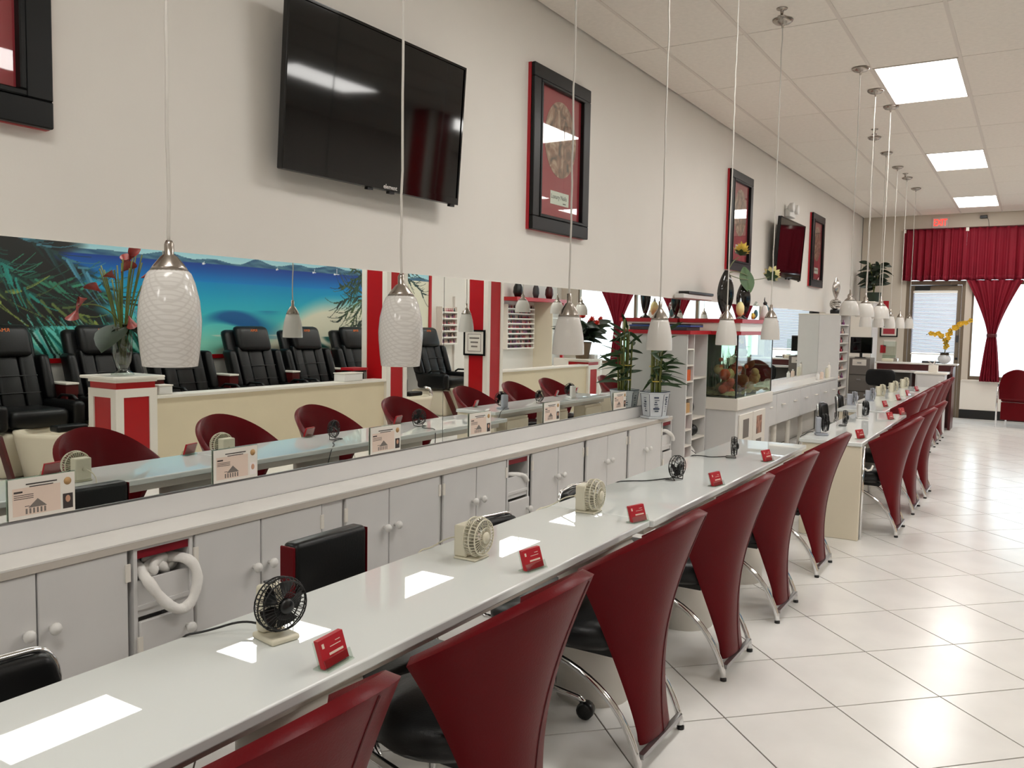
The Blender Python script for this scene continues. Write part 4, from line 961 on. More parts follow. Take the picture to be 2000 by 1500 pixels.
tied(3.45, 'dark red tied curtain in the window, second from the door, seen in the mirror', 2, .95)
tied(4.75, 'dark red tied curtain at the far end of the window, seen in the mirror', 3, .95)
t = thing('exit_sign', 'lit red EXIT sign above the front door', 'sign', (1.247, FW-.03, 3.35)); MB().box(-.125, .125, 0, .028, -.095, .095, .006, 1).build('housing', 'exit_face', t); text('sign_text', 'EXIT', .165, 'exit_red', t, (0, -.001, 0), (PI/2, 0, 0), .002, .62)
t = thing('motion_sensor', 'small black sensor with a thin wire on the front wall', 'sensor', (1.9, FW-.05, 3.42)); MB().box(-.055, .055, 0, .048, -.025, .025, .006, 1).build('body', 'black_plastic', t); MB().tube([(.05, .03, -.01), (.07, .04, -.05), (.085, .045, -.16)], .003, 6).build('wire', 'dark_grey', t)
# papers on the front wall left of the door
t = thing('framed_notice', 'dark framed certificate on the front wall left of the door', 'certificate', (.37, FW-.02, 1.37))
for a in ((0, .29, 0, .02), (0, .29, .17, .19), (0, .02, .02, .17), (.27, .29, .02, .17)): MB().box(a[0], a[1], 0, .018, a[2], a[3]).build('frame', 'black_frame', t)
MB().box(.02, .27, .006, .016, .02, .17).build('mat_board', 'paper', t); MB().box(.05, .24, .003, .0058, .05, .145).build('print', 'mat_red', t)
for n_, x, z, ww_, hh, m_, lab in (('wall_notice', .44, 1.2, .19, .11, 'paper', 'white paper notice under the framed certificate'), ('wall_notice', .385, 1.08, .09, .14, 'red_trim', 'small red notice low on the front wall'), ('wall_notice', .40, 1.86, .09, .15, 'red_trim', 'small red notice high on the front wall behind the lamps')):
    o = tag(MB().box(x, x+ww_, FW-.006, FW-.001, z, z+hh).build(n_, m_), lab, 'notice')
# ------------------------------------------------------------------ corner cabinet with plant
t = thing('corner_cabinet', 'tall white cabinet in the far left corner carrying a leafy plant', 'cabinet', (.001, 15.5, 0))
MB().box(0, .37, 0, .6, 0, 1.95).build('body', 'cabinet_white', t); MB().box(-.0, .385, -.015, .615, 1.9505, 1.975).build('top_board', 'trim_white', t)
for z0, z1 in ((.05, 1.0), (1.02, 1.94)): MB().box(.02, .355, -.016, -.0005, z0, z1, .003, 1).build('door', 'trim_white', t)
def bushy(name, lab, loc, pr_, pm, ph, lm_, n, spread, hgt, lw, seed, fl=None, cat='plant'):
    t = thing(name, lab, cat, loc); rv = random.Random(seed)
    MB().lathe([(pr_*.7, 0), (pr_*.72, .01), (pr_, ph*.9), (pr_*1.04, ph*.92), (pr_*1.04, ph), (pr_*.9, ph), (pr_*.88, ph*.9), (0, ph*.9)], 20).build('pot', pm, t)
    for s in range(7):
        a = rv.uniform(0, 2*PI); tip = Vector((math.cos(a)*spread*.35, math.sin(a)*spread*.35, ph+hgt*rv.uniform(.6, 1))); so = MB().tube(bez((0, 0, ph*.8), (tip.x*.3, tip.y*.3, ph+hgt*.5), tip, 8), .006, 6).build('stem', 'stem_green', t); m2 = MB()
        for q in range(n):
            k = rv.uniform(.15, 1); b2 = Vector((tip.x*k, tip.y*k, ph+(tip.z-ph)*k)); an = rv.uniform(0, 2*PI); L = spread*rv.uniform(.45, .95)
            leafmesh(m2, b2, b2+Vector((math.cos(an)*L, math.sin(an)*L, rv.uniform(-.02, .14))), lw*rv.uniform(.7, 1.2), up=(rv.uniform(-1, 1), rv.uniform(-1, 1), .3), droop=rv.uniform(0, .12))
        m2.build('leaves', lm_, so)
    if fl:
        for s in range(9):
            a = rv.uniform(0, 2*PI); c = (math.cos(a)*spread*.6, math.sin(a)*spread*.6, ph+hgt*rv.uniform(.7, 1.25)); MB().tube(bez((0, 0, ph), (c[0]*.2, c[1]*.2, ph+hgt*.6), c, 6), .004, 5).build('flower_stem', 'stem_green', t); blossom(c, .09, fl, t, (math.cos(a)*.5, math.sin(a)*.5, 1))
    return t
bushy('leafy_plant', 'dark leafy plant in a grey-green pot on the corner cabinet', (.32, 15.8, 1.9755), .13, 'leaf_dark', .16, 'leaf_dark', 9, .30, .52, .08, 21)
# ------------------------------------------------------------------ filing cabinets, monitor
for k, (x0, y0, h, m_, lab) in enumerate(((.31, 13.86, 1.055, 'file_grey', 'tall grey filing cabinet beside the cubby tower, under the monitor'),)):
    t = thing('filing_cabinet', lab, 'cabinet', (x0, y0, 0)); MB().box(0, .30, .015, .45, 0, h, .004, 1).build('body', m_, t)
    for q in range(4):
        z = .03+q*.257; d = MB().box(.01, .29, .0, .0148, z, z+.245, .003, 1).build('drawer', m_, t); MB().box(.12, .18, -.012, -.0002, z+.17, z+.19).build('handle', 'steel', d)
    MB().box(.05, .25, -.003, -.0002, h-.115, h-.02).build('paper_label', 'paper', t)
t = thing('monitor', 'black computer monitor on the filing cabinet', 'monitor', (.45, 14.02, 1.0555)); MB().box(-.16, .16, -.012, .02, .07, .32, .005, 1).build('screen_housing', 'black_plastic', t); MB().box(-.148, .148, -.0135, -.0122, .085, .308).build('screen', 'screen', t); MB().box(-.02, .02, .005, .025, .012, .08).build('stand', 'black_plastic', t); MB().box(-.08, .08, -.06, .06, 0, .012, .004, 1).build('foot', 'black_plastic', t)
# ------------------------------------------------------------------ reception desk
t = thing('reception_desk', 'reception desk with white top and dark red end panel before the door', 'desk', (.62, 14.2, 0)); w = 1.1
MB().box(-.03, w+.04, .28, .58, .965, .99, .006, 1).build('top_shelf', 'counter_white', t); MB().box(0, w, .30, .33, .87, .9645).build('red_band', 'wood_red', t)
MB().box(0, w-.04, .331, .5, 0, .86).build('front_body', 'wood_red', t); MB().box(0, w-.04, 0, .30, .845, .868).build('work_top', 'counter_white', t)
MB().prism([(.02, 0), (.5, 0), (.5, .95), (.12, .95), (.05, .92), (.02, .85)], w-.035, w, 'yz').build('end_panel', 'wood_red', t)
for x in (.0, .52): MB().box(x, x+.025, .02, .33, 0, .8445).build('leg_panel', 'steel', t)
MB().box(.03, .5, .31, .33, .1, .84).build('back_board', 'mid_grey', t)
for n_, x, y, sx, sy, h, m_, lab, cat in (('paper_tray', .68, 14.52, .16, .12, .05, 'cream_plastic', 'small white paper tray on the reception desk end', 'tray'), ('credit_terminal', .78, 14.62, .12, .1, .06, 'silver_glass', 'small shiny candy dish on the reception desk', 'dish'), ('mouse_pad', 1.25, 14.6, .2, .12, .03, 'dark_grey', 'dark keyboard on the reception desk before the door', 'keyboard')):
    tag(MB().box(x, x+sx, y, y+sy, .9905, .9905+h, .01, 2).build(n_ if n_ == 'paper_tray' else ('candy_dish' if cat == 'dish' else 'keyboard'), m_), lab, cat)
# rack of clear acrylic on the desk left
t = thing('brochure_stand', 'clear upright brochure stand on the reception desk', 'stand', (.66, 14.75, .9905)); MB().box(0, .2, 0, .006, 0, .32).build('back_plate', 'acrylic', t); MB().box(.0, .2, -.06, -.054, 0, .1).build('front_lip', 'acrylic', t); MB().box(.0, .2, -.06, .0, 0, .004).build('tray', 'acrylic', t)
# office chair
t = thing('office_chair', 'black swivel office chair at the reception desk', 'chair', (.85, 13.55, 0)); star_base(t)
MB().box(-.23, .23, -.23, .23, .41, .48, .03, 3).build('seat', 'black_leather', t); o = MB().grid(lambda a, b2: ((a-.5)*.40*(1-.25*abs(b2*2-1)**4), -.24-.03*math.cos((a-.5)*2), .68+.24*b2), 12, 8).build('backrest', 'black_leather', t); solid(o, .05, 0, .02); MB().box(-.03, .03, -.27, -.245, .44, .75).build('back_post', 'black_plastic', t); MB().box(-.03, .03, -.26, -.1, .395, .41).build('bracket', 'black_plastic', t)
# white drawer stand by the reception, with tissue box
t = thing('drawer_stand', 'small white cabinet at the end of the nail tables by reception', 'cabinet', (1.27, 13.5, 0)); MB().box(.02, .40, .02, .38, 0, .865).build('body', 'cabinet_white', t); MB().box(0, .43, 0, .4, .8655, .89, .004, 1).build('top_board', 'trim_white', t)
for z in (.05, .45): d = MB().box(.04, .38, .004, .0195, z, z+.39, .003, 1).build('door', 'cabinet_white', t); put('knob', knob, d, (.34, .004, z+.3), -PI/2)
t = thing('tissue_box', 'white tissue box with a tissue standing out, on the small white cabinet', 'box', (1.44, 13.66, .8905)); MB().box(0, .12, 0, .12, 0, .10, .004, 1).build('box_body', 'paper', t); m2 = MB(); leafmesh(m2, (.06, .06, .1), (-.05, .05, .18), .09); leafmesh(m2, (.06, .06, .1), (.1, .05, .2), .06); m2.build('tissue', 'white_print', t)
# orchid
t = thing('potted_orchid', 'yellow orchid in a round white pot on the reception desk', 'plant', (1.57, 14.55, .9905))
MB().sphere((0, 0, .075), (.095, .095, .075), 22, 14).build('pot', 'porcelain', t); MB().lathe([(.06, .135), (.062, .16), (.0, .165)], 16).build('soil', 'soil', t)
m2 = MB()
for k in range(6): a = k*1.1; leafmesh(m2, (0, 0, .15), (.16*math.cos(a), .12*math.sin(a), .19), .05, droop=.02)
m2.build('leaves', 'leaf_dark', t)
def spray(pts, n, lab):
    P = bez(*pts, 16); MB().tube(P, .004, 6).build('stem', 'stem_green', t); m2 = MB()
    rv = random.Random(len(lab))
    for k in range(n):
        c = P[6+int(10*k/n)]+Vector((rv.uniform(-.02, .02), rv.uniform(-.02, .02), rv.uniform(-.02, .02)))
        for q in range(5): a = 2*PI*q/5+k; leafmesh(m2, c, c+Vector((.04*math.cos(a), -.012, .04*math.sin(a))), .034, up=(0, 1, 0))
    m2.build('flower_spray', 'orchid_yellow', t)
spray(((0, 0, .15), (-.02, 0, .62), (.36, -.01, .67)), 13, 'a'); spray(((0, 0, .15), (.02, 0, .56), (-.27, .0, .44)), 9, 'bb'); spray(((0, 0, .15), (.03, 0, .3), (.03, 0, .42)), 5, 'ccc')
# waiting chairs by the window
wch = thing('waiting_chair', 'red waiting chair with chrome arms at the right edge', 'chair', (2.62, 15.4, 0), PI*.5)
def wpt(a, b2): u = a*2-1; return (-.02-.10*(u*u)*-.5+.06*b2, u*.27*(1-.10*b2**4-.05*(1-b2)), .46+.47*b2-.10*abs(u)**2.6*b2)
def build_wait(t):
    o = MB().grid(lambda a, b2: (-.22-.09*b2+.05*(a*2-1)**2, (a*2-1)*.27*math.sqrt(max(.05, 1-.55*max(0, b2-.35)**2*2)), .44+.48*b2-.09*(a*2-1)**2*b2), 18, 12).build('backrest', 'red_leather', t); solid(o, .05, 0, .02)
    MB().box(-.2, .25, -.25, .25, .40, .48, .03, 3).build('seat', 'red_leather', t)
    MB().box(-.21, -.17, -.24, .24, .12, .40, .01, 2).build('back_skirt', 'red_leather', t)
    for s in (-1, 1):
        MB().tube([(-.26, s*.28, 0), (-.26, s*.28, .60), (-.22, s*.28, .64), (.2, s*.28, .64), (.24, s*.28, .60), (.24, s*.28, 0)], .014, 8).build('leg', 'chrome', t)
        MB().box(-.18, .2, s*.28-.025, s*.28+.025, .645, .67, .008, 2).build('arm_pad', 'black_plastic', t)
build_wait(wch); wch.rotation_euler[2] = PI*.5-.25
# ------------------------------------------------------------------ pedicure side of the room (seen in the mirror)
LX = 3.9
def post(name, lab, x0, x1, y0, y1, h, band, cat):
    """square white post with red panels set in white borders"""
    t = thing(name, lab, cat, (x0, y0, 0), group='red and white posts'); w, d = x1-x0, y1-y0
    MB().box(.012, w-.012, .012, d-.012, 0, h).build('core', 'red_panel', t)
    top = h-(.16 if band else .0); bw = .075
    for (a0, a1, c0, c1) in ((0, bw, 0, bw), (w-bw, w, 0, bw), (0, bw, d-bw, d), (w-bw, w, d-bw, d)): MB().box(a0, a1, c0, c1, .1, top).build('corner_board', 'trim_white', t)
    for z0, z1 in ([(.0, .0995), (top+.0005, h-.085), (h-.03, h)] if band else [(0, .0995)]):
        MB().box(0, w, 0, d, z0, z1).build('rail', 'trim_white', t)
    if band: MB().box(-.05, w+.05, -.05, d+.05, h, h+.025, .006, 1).build('cap', 'trim_white', t)
    return t
post('pedestal', 'short red and white pedestal under the calla lily vase, in the mirror', LX, LX+.40, 4.32, 4.72, .955, True, 'pedestal')
post('column', 'red and white column left of the mirror seam, between the pedicure bays', LX, LX+.40, 7.86, 8.25, HC-.005, False, 'column')
post('column', 'red and white column with the framed sign, right of the mirror seam', LX, LX+.40, 10.06, 10.48, HC-.005, False, 'column')
post('pedestal', 'short red and white pedestal under the red flowering plant, in the mirror', LX, LX+.42, 13.3, 13.72, .86, True, 'pedestal')
def lowwall(name, y0, y1, lab):
    o = struct(name, MB().box(LX+.04, LX+.16, y0, y1, 0, .765), 'cream_wall', lab); MB().box(LX, LX+.20, y0, y1, .7655, .795, .004, 1).build('cap', 'trim_white', o); return o
lowwall('wall_low_1', 4.721, 7.859, 'cream low wall with white cap before the pedicure chairs')
lowwall('wall_low_2', 10.481, 13.299, 'second cream low wall with white cap before the polish racks')
# mural print
import array
YA, YB, ZA, ZB = 3.6, 11.6, 1.035, 2.5; nu, nv = 1050, 190
rm = random.Random(4)
cols = [[None]*(nv+1) for _ in range(nu+1)]
def mix(a, b2, k): k = max(0, min(1, k)); return tuple(a[i]+(b2[i]-a[i])*k for i in range(3))
def nz(x, y): return .5+.25*math.sin(x*1.7+math.sin(y*2.3)*1.3)+.25*math.sin(y*3.1+x*.9+math.sin(x*2.9))
for i in range(nu+1):
    y = YA+(YB-YA)*i/nu
    mt = 2.175+.035+.05*abs(math.sin(y*2.1+.4))*abs(math.sin(y*.83))+.02*math.sin(y*9)+(.04*math.exp(-((y-7.82)/.16)**2))+(.035*math.exp(-((y-8.9)/.35)**2))
    for j in range(nv+1):
        z = ZA+(ZB-ZA)*j/nv
        if z > mt: c = mix((176, 222, 228), (120, 190, 220), (z-2.2)/.3)
        elif z > 2.172: c = mix((40, 84, 120), (84, 130, 150), nz(y*9, z*30))
        else:
            d = (2.172-z)/1.14
            c = mix((16, 62, 146), (0, 130, 200), d*5) if d < .2 else mix((0, 140, 196), (60, 192, 200), (d-.2)*2.6) if d < .55 else mix((60, 192, 200), (140, 220, 196), (d-.55)*3.2)
            s = nz(y*1.4, z*4); sh = (y-6.4)*.32+(.46-abs(z-1.36))*.4
            if y > 7.9: c = mix(c, (222, 220, 196), (1.62-z+(y-8.6)*.30+.1*math.sin(y*3))*4)       # pale sand on the right
            if 6.7 < y < 8.3 and 1.22 < z < 1.6: c = mix(c, (10, 92, 150), (s-.42)*5*math.sin(PI*(y-6.7)/1.6))   # blue shadow in the shallows
            if z < 1.28 and 6.6 < y < 9.2: c = mix(c, (226, 226, 206), (nz(y*3.1, z*9)-.55)*4)
            if z < 1.25 and y > 8.7: c = mix(c, (44, 104, 96), (nz(y*5, z*9)-.5)*4)
        # dark palm shade on the left, its edge ragged
        e = 5.62+.25*math.sin(z*5)+.12*math.sin(z*23)-(.55*max(0, z-1.95))*0
        if z < 1.38: e = 5.0+.2*math.sin(z*14)
        k = (e-y)*4; c = mix(c, (26, 27, 26), k)
        cols[i][j] = c
def stroke(p0, p1, col, wd, n=60, bend=0):
    n *= 2
    for k in range(n):
        f = k/n; y = p0[0]+(p1[0]-p0[0])*f; z = p0[1]+(p1[1]-p0[1])*f-bend*math.sin(PI*f); i = round((y-YA)/(YB-YA)*nu); j = round((z-ZA)/(ZB-ZA)*nv); r = wd*1.9*(1-.8*f)
        for di in range(-int(r), int(r)+1):
            for dj in range(-int(r), int(r)+1):
                if 0 <= i+di <= nu and 0 <= j+dj <= nv: cols[i+di][j+dj] = mix(cols[i+di][j+dj], col, .85)
def palm(p0, ang, L, n, colr, leaf):
    """a palm leaf: long thin blades off a curved rib"""
    for k in range(n):
        f = k/n; y = p0[0]+math.cos(ang)*L*f; z = p0[1]+math.sin(ang)*L*f-.22*L*f*f
        a = ang+rm.choice((-1, 1))*rm.uniform(.25, .7); l = leaf*rm.uniform(.6, 1.1); c = mix((18, 40, 36), colr, rm.random()); stroke((y, z), (y+math.cos(a)*l, z+math.sin(a)*l-.06), c, .7, 60, .03)
for k in range(60): a = rm.uniform(1.9, 2.35); y = rm.uniform(5.0, 6.3); c = rm.choice(((10, 50, 42), (30, 110, 96), (80, 180, 170), (16, 80, 60), (150, 205, 195), (14, 40, 36))); stroke((y, 1.04), (y+.62*math.cos(a), 1.04+.5*math.sin(a)), c, 1.1, 60)
palm((4.2, 1.85), .12, 1.5, 30, (60, 140, 110), .55); palm((4.3, 1.75), -.05, 1.3, 22, (150, 165, 80), .5); palm((4.2, 2.3), -.6, .8, 24, (40, 140, 130), .4); palm((4.7, 2.3), -.3, 1.4, 30, (90, 160, 190), .5)
for a in (2.7, 3.1, 3.5, 3.9): palm((10.05, 1.86), a, .7, 16, (84, 104, 60), .34)
for a in (2.6, 3.2, 3.7): palm((10.0, 2.16), a, .4, 12, (60, 96, 60), .26)
for a in (3.5, 3.9, 4.3): palm((10.0, 1.52), a, .5, 12, (50, 62, 44), .3)
for a in (.4, -.3, 2.8, 3.4): palm((10.9, 2.25), a, .6, 14, (30, 70, 60), .3)
for (y, z, L) in ((9.36, 2.165, .1), (8.9, 2.165, .06), (7.0, 2.165, .03), (8.2, 2.165, .03)):
    stroke((y-L/2, z), (y+L/2, z), (240, 244, 248), .6, 20); stroke((y, z), (y, z+L*.9), (240, 244, 248), .3, 20)
me = MB().grid(lambda a, b2: (RW-.012, YA+(YB-YA)*a, ZA+(ZB-ZA)*b2), nu, nv, smooth=False).mesh('mural', 'mural_print')
ca = me.color_attributes.new('print', 'FLOAT_COLOR', 'POINT')
buf = array.array('f', [0]*(4*len(me.vertices))); q = 0
for j in range(nv+1):
    for i in range(nu+1):
        c = lin(cols[i][j]); buf[q:q+4] = array.array('f', (c[0], c[1], c[2], 1)); q += 4
ca.data.foreach_set('color', buf)
t = thing('wall_mural', 'tropical beach photo mural on the wall behind the pedicure chairs', 'mural', (0, 0, 0)); put('mural_print', me, t)
MB().box(RW-.011, RW-.001, YA, YB, ZA, ZB).build('mounting_board', 'paper', t); MB().box(RW-.035, RW-.001, YA, YB+.06, ZA-.05, ZA-.0005).build('bottom_rail', 'red_panel', t); MB().box(RW-.035, RW-.001, YB+.001, YB+.06, ZA, HC-.4).build('end_rail', 'red_panel', t)
# pedicure chairs (face -x)
ped = thing('pedicure_chair', 'x', 'pedicure chair', group='black pedicure massage chairs')
def tub(t):
    out = []
    for k in range(28):
        a = 2*PI*k/28; c, s = math.cos(a), math.sin(a); out.append((-.58+.40*c, .31*s))
    m2 = MB(); n = len(out); vs = []
    for z, f in ((0, .80), (.12, .86), (.30, .97), (.40, 1.03), (.435, 1.04), (.435, .88), (.36, .80), (.24, .70)): vs += [(-.58+(x+.58)*f, y*f, z) for x, y in out]
    fs = [(j*n+i, j*n+(i+1) % n, (j+1)*n+(i+1) % n, (j+1)*n+i) for j in range(7) for i in range(n)]+[tuple(range(7*n, 8*n)), tuple(reversed(range(n)))]
    m2.add(vs, fs, True); m2.build('foot_basin', 'cream_panel', t)
    MB().box(-.28, .42, -.33, .33, 0, .40, .05, 3).build('base', 'cream_panel', t)
    for s in (-1, 1): MB().prism([(-.36, .40), (-.27, .40), (-.48, .02), (-.57, .02)], s*.36-.012, s*.36+.012, 'xz').build('red_stripe', 'wood_red', t)
    fz = .435; fo = MB().tube([(-.88, .2, fz), (-.88, .2, fz+.05), (-.86, .19, fz+.10), (-.81, .17, fz+.115), (-.78, .16, fz+.10)], [.03, .022, .02, .022, .018], 10).build('faucet', 'chrome', t)
    MB().box(-.80, -.66, -.13, .13, .44, .50, .02, 2).build('foot_pad', 'black_leather', t)
tub(ped)
MB().box(-.30, .22, -.25, .25, .43, .60, .06, 3).build('seat', 'black_leather', ped)
def recl(x, y, z): return (.18+x+(z-.55)*.34, y, z)
def pad(name, y0, y1, z0, z1, th, x, m='black_leather', bev=.05):
    mb = MB().box(-th/2, th/2, y0, y1, z0, z1, bev, 3); mb.v = [recl(x+p[0], p[1], p[2]) for p in mb.v]; return mb.build(name, m, ped)
pad('back_shell', -.31, .31, .48, 1.32, .14, .10, bev=.06)
pad('back_pad', -.10, .10, .56, 1.12, .08, .0, bev=.03); pad('back_pad', -.24, -.105, .56, 1.12, .10, .0, bev=.03); pad('back_pad', .105, .24, .56, 1.12, .10, .0, bev=.03)
hr = pad('headrest', -.23, .23, 1.06, 1.37, .13, -.03, bev=.06)
for z in (.72, .88): pad('back_seam', -.235, .235, z, z+.006, .012, -.046, 'black_plastic', .001)
lo = text('logo_text', 'RMA', .05, 'logo_orange', hr, recl(-.097, 0, 1.315), (PI/2, 0, -PI/2), .001); lo.rotation_euler = (PI/2-.33, 0, -PI/2)
for s in (-1, 1):
    MB().box(-.32, .26, s*.32-.055, s*.32+.055, .42, .66, .045, 3).build('armrest', 'black_leather', ped)
    MB().tube([(-.26, s*.32, .665), (-.2, s*.32, .70), (.0, s*.32, .70), (.06, s*.32, .665)], .014, 8).build('control_bar', 'black_plastic', ped)
    mb = MB().box(-.09, .09, s*.325-.045, s*.325+.045, .64, 1.08, .04, 3); mb.v = [recl(.02+p[0], p[1], p[2]) for p in mb.v]; mb.build('side_bolster', 'black_leather', ped)
PL = ['pedicure chair at the left edge of the mirror, its seat and basin fully visible', 'pedicure chair hidden behind the calla lily vase in the mirror', 'pedicure chair behind the nearest pendant lamp in the mirror', 'pedicure chair left of the hanging lamp reflection, before the blue sea', 'pedicure chair right of the hanging lamp reflection, before the pale sand', 'pedicure chair half hidden by the column left of the mirror seam', 'pedicure chair right of the column, under the mirror seam']
for k, y in enumerate((4.36, 5.38, 6.34, 7.44, 8.36, 9.34, 11.1)):
    o = ped if k == 0 else copy_tree(ped); o.location = (5.40, y, 0); o.scale = (1, 1.13, 1.02); o['label'] = 'black '+PL[k]; o.rotation_euler[2] = 0.0
for k, y in enumerate((4.87, 5.86, 6.89, 7.90, 8.85)):
    t = thing('side_table', ['first', 'second', 'third', 'fourth', 'fifth'][k]+' dark red side table between pedicure chairs, counted from the left', 'table', (5.62, y, 0), group='side tables between the pedicure chairs')
    MB().box(-.16, .16, -.07, .07, .80, .82, .003, 1).build('table_top', 'trim_white', t); MB().box(-.15, .15, -.065, .065, .70, .7995).build('apron', 'wood_red', t)
    for s in (-1, 1): MB().box(-.14, .14, s*.05-.012, s*.05+.012, 0, .6995).build('leg_panel', 'wood_red', t)
# vase with calla lilies on the pedestal
t = thing('calla_vase', 'tall clear glass vase of dark red calla lilies on the pedestal', 'vase', (LX+.2, 4.52, .9805))
prof = [(.095, 0), (.095, .012), (.07, .028), (.04, .045), (.05, .07), (.075, .12), (.086, .2), (.086, .34), (.082, .42)]
MB().lathe(prof+[(r-.005, z+.004) for r, z in reversed(prof) if z > .04], 24, close=False).build('glass_body', 'vase_glass', t)
rv = random.Random(8)
m2 = MB()
for k in range(16):
    a = rv.uniform(0, 2*PI); L = rv.uniform(.75, 1.1); m2.tube(bez((rv.uniform(-.02, .02), rv.uniform(-.02, .02), .09), (.04*math.cos(a), .04*math.sin(a), .5), (.17*math.cos(a), .17*math.sin(a), L), 8), .007, 6)
m2.build('stems', 'stem_green', t)
def calla(c, d, s=.1):
    m3 = MB(); d = Vector(d).normalized(); e1 = d.orthogonal().normalized(); e2 = d.cross(e1); c = Vector(c)
    m3.grid(lambda a, b2: tuple(c+d*s*(b2*(1+.55*math.cos(2*PI*a)))+(e1*math.cos(2*PI*a)+e2*math.sin(2*PI*a))*s*(.05+.38*b2**1.5)), 14, 6); return m3.build('calla_bloom', 'calla_red', t)
for c, d in (((-.05, -.22, .72), (0, -1, .5)), ((-.03, -.34, .66), (-.3, -1, -.5)), ((-.04, -.42, .58), (-.2, -.7, -.9)), ((-.1, -.12, .84), (-.3, -.8, .3)), ((0, .0, .9), (-.6, .3, .5)), ((-.05, .16, .86), (-.3, .8, .5)), ((-.1, 0, .52), (-.6, -.1, -.8)), ((.1, .1, .95), (.3, .3, .9)), ((-.06, .04, 1.0), (-.4, .2, .9))): calla(c, d, .11)
MB().tube(bez((0, 0, .42), (-.02, -.14, .66), (-.04, -.42, .60), 10), .006, 6).build('bent_stem', 'stem_green', t)
m2 = MB()
for (b0, b1, w_) in (((0, 0, .44), (-.1, -.26, .26), .3), ((0, 0, .44), (-.16, .18, .32), .28), ((0, 0, .42), (.1, -.1, .32), .16), ((0, 0, .44), (.05, .22, .42), .16)): leafmesh(m2, b0, b1, w_, droop=.06)
m2.build('broad_leaves', 'leaf_dark', t)
# things on the low wall
def tray(lab, loc, sx, sy, h): o = thing('white_box', lab, 'box', loc, group='white boxes on the low wall'); MB().box(-sx/2, sx/2, -sy/2, sy/2, 0, h, .008, 2).build('box_body', 'white_plastic', o); MB().box(-sx/2-.006, sx/2+.006, -sy/2-.006, sy/2+.006, h+.0005, h+.012, .003, 1).build('rim', 'trim_white', o)
tray('white plastic box on the low wall beside the left column, in the mirror', (LX+.1, 7.3, .7955), .17, .3, .085)
tray('small white box on the low wall next to the calla pedestal', (LX+.1, 4.84, .7955), .12, .14, .075)
t = thing('brochure_rack', 'red brochure rack against the left column above the low wall', 'rack', (LX+.3, 7.62, 0)); MB().box(-.09, .09, -.12, .12, .62, .90, .004, 1).build('body', 'black_plastic', t); MB().box(-.1, .1, -.13, .13, .9005, .93).build('top_cards', 'red_trim', t); MB().box(-.02, .02, -.02, .02, 0, .6195).build('post', 'dark_grey', t)
for k in range(4): MB().box(-.098, -.0905, -.115+.06*k, -.075+.06*k, .66, .88).build('brochure', 'mid_grey', t)
# framed sign on the second column
t = thing('framed_sign', 'black framed sign hanging on the column right of the mirror seam', 'sign', (LX+.03, 10.055, 1.02))
for a in ((0, .37, 0, .025), (0, .37, .345, .37), (0, .025, .025, .345), (.345, .37, .025, .345)): MB().box(a[0], a[1], -.02, 0, a[2], a[3]).build('frame', 'black_frame', t)
MB().box(.025, .345, -.012, -.001, .025, .345).build('mat_board', 'paper', t)
for a in ((.07, .30, .06, .066), (.07, .30, .304, .31), (.07, .076, .066, .304), (.294, .30, .066, .304)): MB().box(a[0], a[1], -.0135, -.0122, a[2], a[3]).build('inner_line', 'dark_print', t)
for k, (x0, x1) in enumerate(((.10, .27), (.12, .25), (.13, .24))): MB().box(x0, x1, -.0135, -.0122, .24-.06*k, .262-.06*k).build('blurred_line', 'grey_print', t)
# plant on the second pedestal
bushy('flowering_plant', 'leafy potted plant with red flowers on the far pedestal, in the mirror', (LX+.21, 13.46, .8855), .16, 'pot_brown', .3, 'leaf_dark', 14, .5, .34, .11, 31, 'flower_red')
tag(MB().box(LX+.02, LX+.14, 13.56, 13.7, .8855, .96, .004, 1).build('white_box', 'white_plastic'), 'white box beside the red flowering plant in the mirror', 'box')
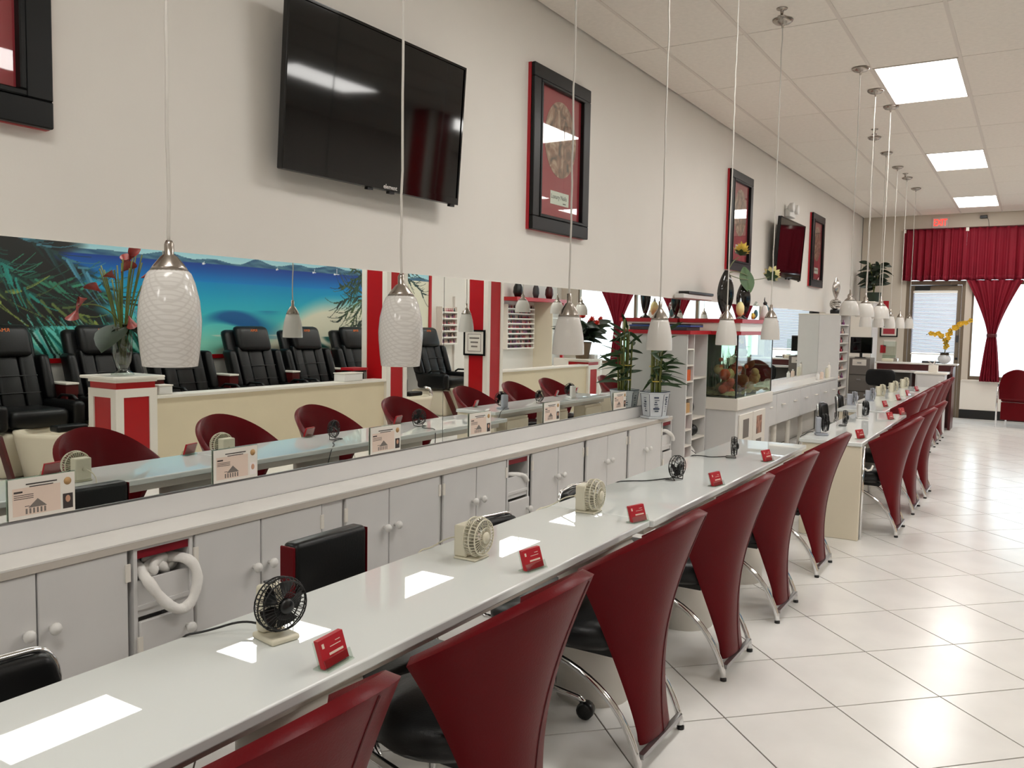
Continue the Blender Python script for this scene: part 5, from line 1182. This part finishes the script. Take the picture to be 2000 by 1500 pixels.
# polish racks on the right wall
def rack(y0, y1, z0, n, dz, lab, first_lab):
    t = thing('polish_rack', lab, 'rack', (RW-.13, y0, z0), group='nail polish racks'); w = y1-y0; H_ = n*dz
    MB().box(.11, .125, 0, w, 0, H_).build('back_panel', 'trim_white', t)
    for y in (0, w-.015): MB().box(0, .1098, y, y+.015, 0, H_).build('side_panel', 'trim_white', t)
    for k in range(n):
        MB().box(0, .1098, .0155, w-.0155, k*dz, k*dz+.012).build('shelf_board', 'trim_white', t); MB().box(-.004, .0, .0, w, k*dz+.0, k*dz+.028).build('shelf_lip', 'trim_white', t)
        q = 0; y = .04
        while y < w-.03: tag(put('polish_bottle', rp.choice(BM_), None, (RW-.08, y0+y, z0+k*dz+.0125)), first_lab+', %s row from the bottom' % nth[k].replace('nearest', 'first'), 'bottle', first_lab.replace('nail polish bottle', 'polish bottles')); y += .055
rack(13.98, 15.02, .98, 9, .098, 'white wall rack with nine rows of polish bottles, in the mirror', 'nail polish bottle on the nine-row wall rack')
rack(11.84, 12.3, 1.1, 6, .11, 'narrow white polish rack right of the mural end, in the mirror', 'nail polish bottle on the narrow rack by the mural')
t = thing('red_cabinet', 'white alcove with red frame around the polish racks', 'alcove', (RW-.45, 13.8, 0)); MB().box(0, .449, 0, 2.0, 1.93, 2.0).build('top_rail', 'red_panel', t)
MB().box(0, .06, 1.86, 1.92, 0, 1.9295).build('post', 'red_panel', t); MB().box(.0, .449, 1.4, 1.42, 0, 1.9295).build('side_board', 'cream_panel', t)
for z in (.6, 1.0, 1.3, 1.6): MB().box(.03, .449, 1.4205, 1.858, z, z+.02).build('shelf_board', 'trim_white', t)
for k, (y, z, r) in enumerate(((14.2, 2.0005, .1), (14.9, 2.0005, .07), (15.45, 2.0005, .09))):
    o = thing('vase', ['black', 'dark grey', 'small dark'][k]+' vase on the red alcove top, in the mirror', 'vase', (RW-.22, y, z), group='vases on the alcove'); MB().lathe([(r*.6, 0), (r, .1), (r*.9, .2), (r*.6, .26), (r*.75, .3), (r*.55, .3), (0, .27)], 16).build('body', ['black_plastic', 'dark_grey', 'wood_red'][k], o)
# white partition behind the second bay
struct('door_2', MB().box(RW-.04, RW-.001, 12.34, 13.2, 0, 1.95), 'wall', 'pale flush door in the right wall beside the narrow polish rack')
struct('wall_low_3', MB().box(4.6, RW-.5, 15.2, 15.3, 0, .8), 'trim_white', 'white low counter wall near the front window')
